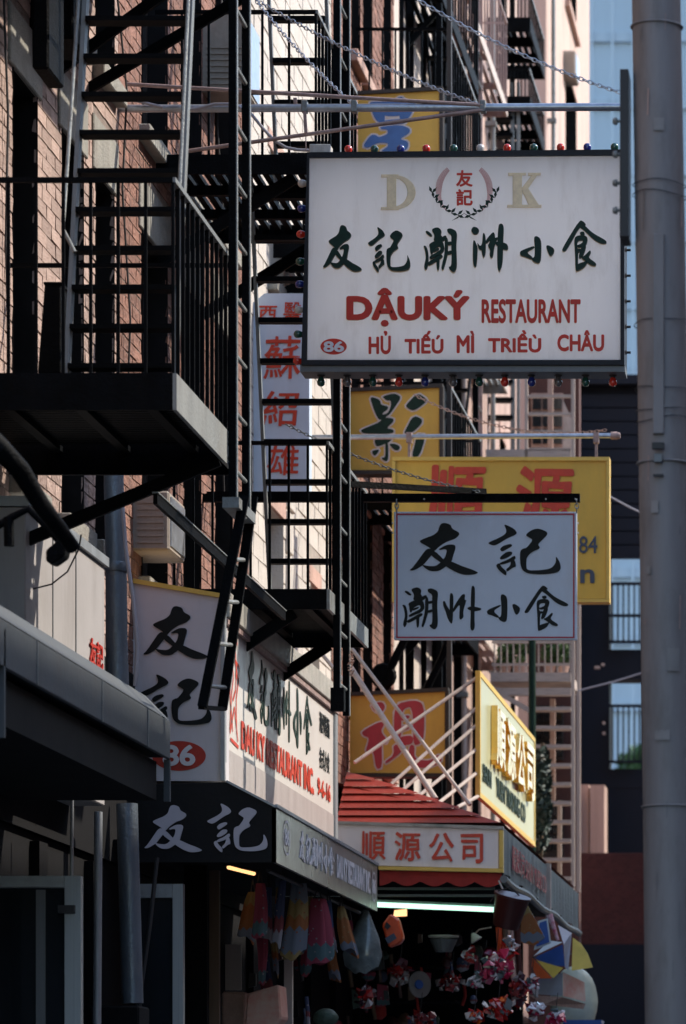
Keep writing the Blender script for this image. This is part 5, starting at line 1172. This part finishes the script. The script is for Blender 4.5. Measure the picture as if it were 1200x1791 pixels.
# ================================================================== SHOP GOODS
def bag(label, m, u, vt, vb, Y, wt, wb, skew=0, seed=0, group='printed bags hanging under the black awning'):
    rr = random.Random(seed); r = thing('cloth_bag', P(u, vb, Y), label, 'bag', group)
    b = MB(); n = 28; rows = 16; k = Y / F; ph = rr.uniform(0, 6); ph2 = rr.uniform(0, 6)
    for j in range(rows):
        t = j / (rows - 1); w_ = lerp(wt, wb, min(1, t * 1.05) ** .75) * k / 2; sway = 3 * math.sin(t * 3 + ph) * t
        cx = (u + skew * t + sway - U0) * k; z = ZV(lerp(vt, vb, t), Y)
        for i in range(n):
            a = 2 * math.pi * i / n; f = 1 + (.16 * math.sin(5 * a + ph + t * 1.5) + .08 * math.sin(9 * a + ph2)) * (1.2 - .6 * t)
            hem = (.020 * math.sin(a + ph) + .012 * math.sin(3 * a + ph2) + .016 * math.sin(2 * a + ph)) * t ** 3
            b.v.append(Vector((cx + w_ * math.cos(a) * f, Y + w_ * .38 * math.sin(a) * f, z + hem)))
    for j in range(rows - 1):
        for i in range(n):
            p = j * n + i; q = j * n + (i + 1) % n; b.f.append((p, q, q + n, p + n))
    b.f.append(tuple(reversed(range(n))))
    b.f.append(tuple((rows - 1) * n + i for i in range(n)))
    b.build('cloth', m, r, smooth=True)
    MB().tube([P(u - wt * .35, vt + 4, Y), P(u - wt * .1, vt - 14, Y), P(u, vt - 22, Y), P(u + wt * .15, vt - 12, Y), P(u + wt * .35, vt + 4, Y)], .004, 6).build('handle', 'rubber', r)
bags = [('orange printed bag, leftmost under the awning', 'bag_orange', 442, 1560, 1640, 22.6, 12, 28, -16), ('pink printed bag with teal band, second from the left', 'bag_pink', 455, 1545, 1635, 22.4, 14, 27, 0),
        ('narrow pink and grey bag turned edge on', 'bag_blue', 495, 1540, 1648, 22.9, 10, 16, -14), ('large yellow and grey printed bag before the grey post', 'bag_yellow', 522, 1545, 1672, 23.1, 24, 42, -6),
        ('large pink printed bag with teal zigzag, middle of the row', 'bag_pink', 556, 1572, 1682, 23.6, 22, 46, 8), ('narrow blue and white bag behind the large pink one', 'bag_blue', 575, 1575, 1655, 24.0, 8, 15, 6),
        ('orange bag with grey band hanging alone, rightmost in the row', 'bag_orange', 597, 1585, 1664, 24.4, 9, 30, 12), ('small dull purple bag hanging below the narrow bags', 'bag_pink', 458, 1640, 1716, 23.4, 18, 12, 4)]
for i, a in enumerate(bags): bag(*a, seed=i)
for i, a in enumerate([('dull purple and white bag behind the orange leftmost one', 'bag_blue', 470, 1552, 1640, 23.2, 9, 17, -6), ('short yellow bag high behind the edge on bag', 'bag_yellow', 486, 1536, 1600, 23.6, 8, 18, 4),
        ('orange bag squeezed behind the large yellow one', 'bag_orange', 540, 1568, 1632, 24.4, 12, 22, 4), ('pale folded bag low behind the narrow bags', 'bag_yellow', 478, 1628, 1700, 24.2, 12, 10, 2),
        ('blue striped bag low left of the grey post', 'bag_blue', 462, 1668, 1742, 24.8, 16, 22, 6), ('dark pink bag low between the large bags', 'bag_pink', 536, 1640, 1700, 24.8, 14, 20, 2),
        ('orange bag low right of the grey post', 'bag_orange', 580, 1650, 1712, 25.4, 12, 20, 4), ('small pink bag beside the clear plastic bag', 'bag_pink', 612, 1610, 1672, 25.8, 8, 18, 2)]): bag(*a, seed=20 + i)
gr = thing('hanging_rail', (XA - .1, 23, zA0 + .05), 'dark rail under the black awning carrying the printed bags', 'rail')
MB().tube([(XA - .12, YA + .5, zA0 - .01), (XA - .12, YAe, zA0 - .01)], .012, 8).build('rail', 'rubber', gr)
def post(label, u0_, u1_, v0_, Y, m):
    return tag(MB().box((u0_ - U0) * Y / F, (u1_ - U0) * Y / F, Y, Y + .05, .14, ZV(v0_, Y)).build('shop_post', m, None, loc=(P((u0_ + u1_) / 2, 0, Y).x, Y, .14)), label, 'post')
post('grey shop post below the yellow printed bag', 497, 511, 1660, 24.6, 'panel_grey'); post('brown wooden shop post under the warm lamp', 366, 383, 1515, 23.3, 'wood_brown')
post('dark shop post right of the pale window frame', 322, 362, 1512, 22.9, 'dark_shop')
ntc = tag(MB().box((386 - U0) * 25 / F, (422 - U0) * 25 / F, 25, 25.01, ZV(1732, 25), ZV(1652, 25)).build('paper_notice', 'panel_grey', None, loc=P(404, 1732, 25)), 'blue grey paper notice on the shop front behind the bags', 'notice')
crt = thing('goods_crate', P(440, 1800, 24), 'faded carton with orange blotches at the bottom behind the bags', 'box')
MB().prism([P(432, 1738, 24), P(488, 1722, 24), P(492, 1780, 24), P(470, 1810, 24), P(425, 1830, 24)], .3).build('carton', 'paper_pink', crt, bev=.01)
MB().prism([P(388, 1735, 24.3), P(428, 1735, 24.3), P(428, 1840, 24.3), P(388, 1840, 24.3)], .3).build('carton', 'stone_pink', crt, bev=.01)
def blob(name, label, cat, u, v, Y, ru, rv, m, seed, crumple=.22, group=None, depth=.6, sub=3):
    k = Y / F; c = P(u, v, Y); bm = bmesh.new(); bmesh.ops.create_icosphere(bm, subdivisions=sub, radius=1)
    rr = random.Random(seed)
    from mathutils import noise
    for q in bm.verts:
        n_ = noise.noise(q.co * 2.3 + Vector((seed * 3.3, 0, 0))) + (.8 * abs(noise.noise(q.co * 4 + Vector((seed, 5, 0)))) if crumple > .1 else 0); f = 1 + crumple * n_ + rr.uniform(-.06, .06) * (crumple > .1)
        q.co = Vector((q.co.x * ru * k * f, q.co.y * ru * k * depth * f, q.co.z * rv * k * f))
    me = bpy.data.meshes.new(name); bm.to_mesh(me); bm.free(); me.materials.append(M[m])
    o = bpy.data.objects.new(name, me); o.location = c; link(o); return tag(o, label, cat, group)
def wrap_mat(name, cols, rough=.2):
    m = bpy.data.materials.new(name); m.use_nodes = True; N = m.node_tree.nodes; L = m.node_tree.links; b = N['Principled BSDF']
    b.inputs['Roughness'].default_value = rough; b.inputs['Coat Weight'].default_value = .6
    g = N.new('ShaderNodeNewGeometry'); cr = N.new('ShaderNodeValToRGB'); cr.color_ramp.interpolation = 'CONSTANT'; e = cr.color_ramp.elements
    while len(e) < len(cols): e.new(.5)
    for i, c in enumerate(cols): e[i].position = i / len(cols); e[i].color = (*c, 1)
    L.new(g.outputs['Random Per Island'], cr.inputs[0]); L.new(cr.outputs[0], b.inputs['Base Color']); M[name] = m
wrap_mat('wrap_pink', [(.50, .02, .08), (.62, .60, .64), (.35, .01, .05), (.10, .14, .15), (.60, .10, .20), (.66, .64, .66), (.16, .02, .05)])
wrap_mat('wrap_red', [(.55, .03, .01), (.66, .60, .58), (.60, .10, .01), (.30, .01, .01), (.15, .16, .17), (.55, .02, .02)])
wrap_mat('wrap_dark', [(.20, .01, .01), (.10, .01, .02), (.36, .02, .02), (.05, .02, .03), (.30, .26, .26)])
def bundle(label, u, v, Y, ru, rv, m, seed, n=46):
    rr = random.Random(seed); k = Y / F; c = P(u, v, Y); r = thing('plastic_bundle', P(u, v + rv, Y), label, 'bundle', 'wrapped toys hung at the shop corner')
    b = MB()
    for i in range(n):
        d = Vector((rr.gauss(0, 1), rr.gauss(0, 1), rr.gauss(0, 1))).normalized() * rr.uniform(.15, .85)
        p = c + Vector((d.x * ru * k, d.y * ru * k * .6, d.z * rv * k)); s_ = rr.uniform(4, 12) * k
        q = [p + Vector((rr.uniform(-1, 1), rr.uniform(-1, 1), rr.uniform(-1, 1))).normalized() * s_ * rr.uniform(.5, 1.3) for _ in range(7)]
        base = len(b.v); bm = bmesh.new(); [bm.verts.new(x) for x in q]
        h = bmesh.ops.convex_hull(bm, input=bm.verts); bm.verts.ensure_lookup_table(); bm.verts.index_update()
        b.v += [x.co.copy() for x in bm.verts]; b.f += [tuple(base + w_.index for w_ in f.verts) for f in bm.faces]; bm.free()
    tag(b.build('wrapped_toys', m, r, fix=False), kind='stuff')
    MB().tube([P(u, v - rv * .6, Y), P(u + 4, v - rv - 30, Y)], .003, 5).build('string', 'rubber', r)
bundle('pink and silver bundle of wrapped toys, uppermost of the cluster', 868, 1690, 27.2, 28, 36, 'wrap_pink', 1, 130)
bundle('small pink bundle left of the silver one', 836, 1715, 27.4, 17, 18, 'wrap_pink', 2, 30)
bundle('red and white bundle low at the bottom edge of the picture', 872, 1762, 26.9, 32, 22, 'wrap_red', 3, 100)
bundle('dark red bundle between the pale carton and the pink one', 908, 1732, 27.6, 18, 40, 'wrap_dark', 4, 90)
bundle('magenta bundle beside the picture box', 935, 1765, 27.6, 20, 18, 'wrap_pink', 5, 36)
bundle('silvery bundle at the bottom, rightmost of the wrapped toys', 972, 1782, 28.0, 22, 16, 'wrap_pink', 6, 36)
bundle('dim red bundle low in the dark shop beside the clear bag', 640, 1745, 27.5, 26, 22, 'wrap_dark', 7, 50)
bundle('dim bundle hanging in the middle of the dark shop', 700, 1700, 28.4, 24, 26, 'wrap_dark', 8, 44)
bundle('dim wide bundle under the wire basket', 790, 1718, 28.6, 30, 24, 'wrap_dark', 9, 50)
bundle('red and pink bundle tucked under the bucket, above the silver one', 893, 1655, 27.5, 16, 22, 'wrap_red', 11, 40)
bundle('small orange and white bundle at the bottom left of the red one', 830, 1778, 27.2, 18, 16, 'wrap_red', 12, 30)
bundle('dim pink bundle beside the wire basket in the shop', 822, 1672, 28.0, 14, 16, 'wrap_dark', 13, 30)
bundle('pink bundle hanging between the dark red one and the parasol', 930, 1722, 28.2, 13, 18, 'wrap_pink', 14, 30)
bundle('dim red bundle low in the middle of the shop', 735, 1782, 28.0, 26, 16, 'wrap_dark', 15, 40)
ob = thing('orange_shopping_bag', P(685, 1655, 26.6), 'orange red plastic bag with a dark label hanging by the tube light', 'bag')
MB().prism([P(668, 1618, 26.6), P(682, 1598, 26.6), P(697, 1606, 26.6), P(706, 1640, 26.6), P(700, 1650, 26.6), P(680, 1658, 26.6)], .1).build('bag', 'plastic_orange', ob, bev=.012)
MB().prism([P(672, 1622, 26.59), P(676, 1612, 26.59), P(684, 1620, 26.59), P(678, 1626, 26.59)], .004).build('dark_patch', 'rubber', ob); MB().prism([P(673, 1641, 26.59), P(689, 1632, 26.59), P(694, 1641, 26.59), P(679, 1651, 26.59)], .004).build('label_patch', 'letter_navy', ob)
cb_ = thing('clear_plastic_bag', P(640, 1700, 25.5), 'milky clear plastic bag left of the orange one', 'bag')
b = MB(); n = 18
for j, (w_, v) in enumerate(((5, 1592), (14, 1612), (26, 1640), (34, 1670), (30, 1690), (12, 1702))):
    for i in range(n):
        a = 2 * math.pi * i / n; f = 1 + .08 * math.sin(5 * a + j); b.v.append(P(640 + w_ * math.cos(a) * f - 2 * j, v + 2 * math.sin(4 * a + j), 25.5 + w_ * .002 * math.sin(a)))
for j in range(5):
    for i in range(n): b.f.append((j * n + i, j * n + (i + 1) % n, (j + 1) * n + (i + 1) % n, (j + 1) * n + i))
b.build('film', 'plastic_clear', cb_, smooth=True)
bk = thing('brown_bucket', P(885, 1625, 27.0), 'maroon plastic bucket hanging tilted under the awning corner', 'bucket')
ax = Vector((.25, -.2, 1)).normalized()
MB().lathe(P(884, 1622, 27), [(.085, 0), (.092, .01), (.125, .22), (.132, .222), (.132, .235), (.12, .235)], 22, ax).build('pail', 'bucket_brown', bk, smooth=True)
MB().tube([P(858, 1578, 27) + Vector((0, 0, .0)), P(872, 1558, 26.95), P(892, 1552, 26.95), P(908, 1566, 27), P(913, 1584, 27)], .005, 6).build('handle', 'rubber', bk, smooth=True)
MB().tube([P(880, 1556, 27), P(872, 1540, 27)], .006, 6).build('cord', 'frame_white', bk)
um = thing('toy_parasol', P(985, 1650, 29.5), 'small parasol with blue, yellow, orange and grey gores', 'parasol')
c0 = P(935, 1655, 29.0); gor = [((1033, 1698), (1020, 1640), (985, 1612), 'ub_yellow'), ((985, 1612), (994, 1650), (1000, 1705), 'ub_grey')]
def gore(name, pts, m): MB().prism([P(u, v, 29.2 + d) for u, v, d in pts], .01).build(name, m, um)
gore('gore', [(1002, 1640, .4), (1016, 1650, .42), (1028, 1668, .42), (1037, 1692, .4), (1000, 1698, .3)], 'ub_yellow')
gore('gore', [(976, 1618, .25), (1000, 1632, .3), (994, 1697, .22), (988, 1692, .2), (986, 1652, .15)], 'ub_grey')
gore('gore', [(934, 1675, 0), (984, 1652, .1), (988, 1690, .15), (960, 1689, .08)], 'ub_blue')
gore('gore', [(934, 1672, -.01), (960, 1645, .1), (984, 1648, .1)], 'ub_white')
gore('gore', [(938, 1679, -.02), (985, 1693, .1), (968, 1711, .05)], 'ub_yellow')
gore('gore', [(932, 1676, -.04), (966, 1711, .02), (940, 1712, 0), (930, 1690, -.03)], 'ub_orange')
MB().tube([P(932, 1674, 29.16), P(1012, 1668, 29.9)], .006, 6).build('stick', 'rubber', um)
kt = thing('orange_kite', P(930, 1640, 28.4), 'orange and grey printed cloth beside the bucket', 'cloth')
MB().prism([P(912, 1595, 28.3), P(922, 1582, 28.3), P(953, 1640, 28.3), P(935, 1654, 28.3), P(910, 1648, 28.3)], .03).build('cloth', 'bag_orange', kt)
bc = thing('blue_card', P(948, 1650, 28.8), 'blue card with pale border hanging by the orange cloth', 'card')
MB().prism([P(941, 1611, 28.8), P(958, 1606, 28.8), P(964, 1650, 28.8), P(934, 1662, 28.8)], .01).build('border', 'ub_white', bc); MB().prism([P(944, 1614, 28.79), P(956, 1610, 28.79), P(961, 1648, 28.79), P(938, 1656, 28.79)], .004).build('card', 'ub_blue', bc)
pk = thing('pink_feather', P(970, 1640, 29), 'pink and white tapering cloth above the parasol', 'cloth')
MB().tube([P(960, 1600, 29), P(966, 1615, 29), P(976, 1645, 29)], .03, 8, r2=.012).build('cloth', 'plastic_pink', pk, smooth=True)
cd = thing('hanging_drapes', P(895, 1700, 27.6), 'orange and brown striped cloths hanging below the bucket', 'cloth')
for i, (u, m_) in enumerate(((873, 'plastic_orange'), (884, 'wood_brown'), (893, 'paper_pink'), (904, 'bucket_brown'))): MB().tube([P(u, 1622, 27.6), P(u + 2, 1660, 27.6), P(u + 6, 1700 + i * 5, 27.6)], .025, 8, r2=.02).build('cloth', m_, cd, smooth=True)
pb = thing('picture_box', P(1010, 1760, 29.5), 'carton with an orange picture on its side, lower right of the goods', 'box')
MB().prism([P(985, 1700, 29.5), P(1022, 1718, 29.7), P(1024, 1752, 29.7), P(985, 1742, 29.5)], .02).build('picture', 'paper_pink', pb)
MB().prism([P(925, 1712, 29.52), P(984, 1702, 29.52), P(984, 1742, 29.52), P(925, 1738, 29.52)], .02).build('side', 'ub_grey', pb)
MB().prism([P(925, 1740, 29.5), P(984, 1744, 29.5), P(1024, 1756, 29.7), P(1020, 1765, 29.7), P(950, 1757, 29.5)], .02).build('base', 'stone_pink', pb)
blob('pale_tub', 'large pale yellow rounded tub at the lower right of the goods', 'tub', 1004, 1752, 31.5, 42, 62, 'pale_plastic', 8, .02)
bs2 = tag(MB().box((985 - U0) * 31 / F, (1052 - U0) * 31 / F, 31, 31.3, .14, ZV(1784, 31)).build('blue_counter', 'ub_blue', None, loc=(P(1015, 0, 31).x, 31, .14)), 'blue counter edge at the bottom right of the goods', 'counter')
fan = thing('wall_fan', P(733, 1745, 28.4), 'pale oval disc with a dark blue centre hanging inside the shop', 'fan')
MB().lathe(P(733, 1722, 28.4), [(.01, 0), (.095, .004), (.1, .01), (.095, .016)], 24, (.9, -1, 0)).build('disc', 'tape', fan, smooth=True); MB().lathe(P(733, 1722, 28.36), [(.035, 0), (.03, .01)], 16, (.6, -1, 0)).build('hub', 'ub_blue', fan)
bk2 = thing('wire_basket', P(775, 1660, 28.0), 'round basket rim hanging in the dark shop below the tube', 'basket')
MB().tube([P(776, 1638, 28) + Vector((.105 * math.cos(t), .105 * math.sin(t), 0)) for t in [i * math.pi / 14 for i in range(29)]], .008, 6, cap=False).build('rim', 'panel_grey', bk2, smooth=True)
MB().lathe(P(776, 1665, 28), [(.06, 0), (.10, .09)], 18).build('bowl', 'alum_dark', bk2)
fnl = thing('white_funnel', P(835, 1650, 27.8), 'small white lamp shade on a curved stem at the shop entrance', 'lamp')
MB().lathe(P(834, 1645, 27.8), [(.045, 0), (.012, .06)], 14, (-.6, 0, 1)).build('shade', 'frame_white', fnl); MB().tube([P(826, 1638, 27.8), P(838, 1626, 27.8), P(860, 1622, 27.8)], .006, 6).build('stem', 'rust_pipe', fnl)
rg = random.Random(77)
dm = ['dark_shop', 'bucket_brown', 'letter_navy', 'leaf_dark', 'dark_shop']
for i in range(70):      # dim stock inside the shop
    u = rg.uniform(430, 870); v = rg.uniform(1625, 1800); Y = rg.uniform(28.4, 31.5) if u > 560 else rg.uniform(24.8, 27)
    m_ = rg.choice(['dark_shop', 'bucket_brown', 'letter_navy', 'leaf_dark', 'rubber', 'wood_brown', 'red_cloth', 'bag_blue', 'bag_pink']); s = rg.uniform(6, 15); kk = Y / F; c = P(u, v, Y); b = MB(); kd_ = i % 3
    if kd_ == 0: b.lathe(c, [(s * kk * .6, -s * kk), (s * kk, -s * kk * .4), (s * kk * rg.uniform(.6, 1), s * kk * .6), (s * kk * .3, s * kk)], 10, (rg.uniform(-.4, .4), rg.uniform(-.4, .4), 1)); nm_, lb_, ct_ = 'stock_jar', 'dim rounded container hanging in the dark shop', 'container'
    elif kd_ == 1:
        w_ = s * kk * .6; b.prism([c + Vector((-w_, 0, s * kk * 1.4)), c + Vector((w_, 0, s * kk * 1.2)), c + Vector((w_ * rg.uniform(.6, 1.6), 0, -s * kk)), c + Vector((-w_ * rg.uniform(.6, 1.6), 0, -s * kk * 1.3))], .03); nm_, lb_, ct_ = 'stock_packet', 'dim flat packet hanging in the dark shop', 'packet'
    else: b.tube([c + Vector((0, 0, s * kk * 2)), c + Vector((.01, 0, 0)), c + Vector((rg.uniform(-.03, .03), 0, -s * kk * 1.6))], s * kk * .28, 7); nm_, lb_, ct_ = 'stock_brush', 'dim long handled brush hanging in the dark shop', 'brush'
    tag(b.build(nm_, m_, None, smooth=kd_ != 1, loc=c), lb_, ct_, 'dim %s inside the shop' % {'container': 'containers', 'packet': 'packets', 'brush': 'brushes'}[ct_])
blob('round_ornament', 'dark blue green round ornament with a bright top, low by the grey post', 'ornament', 570, 1780, 24.6, 22, 16, 'leaf_dark', 12, .08)
st2 = thing('stock_shelf', P(600, 1800, 28.3), 'plain dark shelf rack inside the shop', 'shelf')
for v in (1690, 1750): MB().box((540 - U0) * 31.5 / F, (800 - U0) * 31.5 / F, 31.3, 31.7, ZV(v + 4, 31.5), ZV(v, 31.5)).build('shelf', 'dark_shop', st2)
MB().box((430 - U0) * 32 / F, (905 - U0) * 32 / F, 32.5, 32.55, .14, 3.78).build('dark_backdrop', 'dark_shop', st2)  # dark sheet put in as shop shade, hiding the sunlit wall beyond
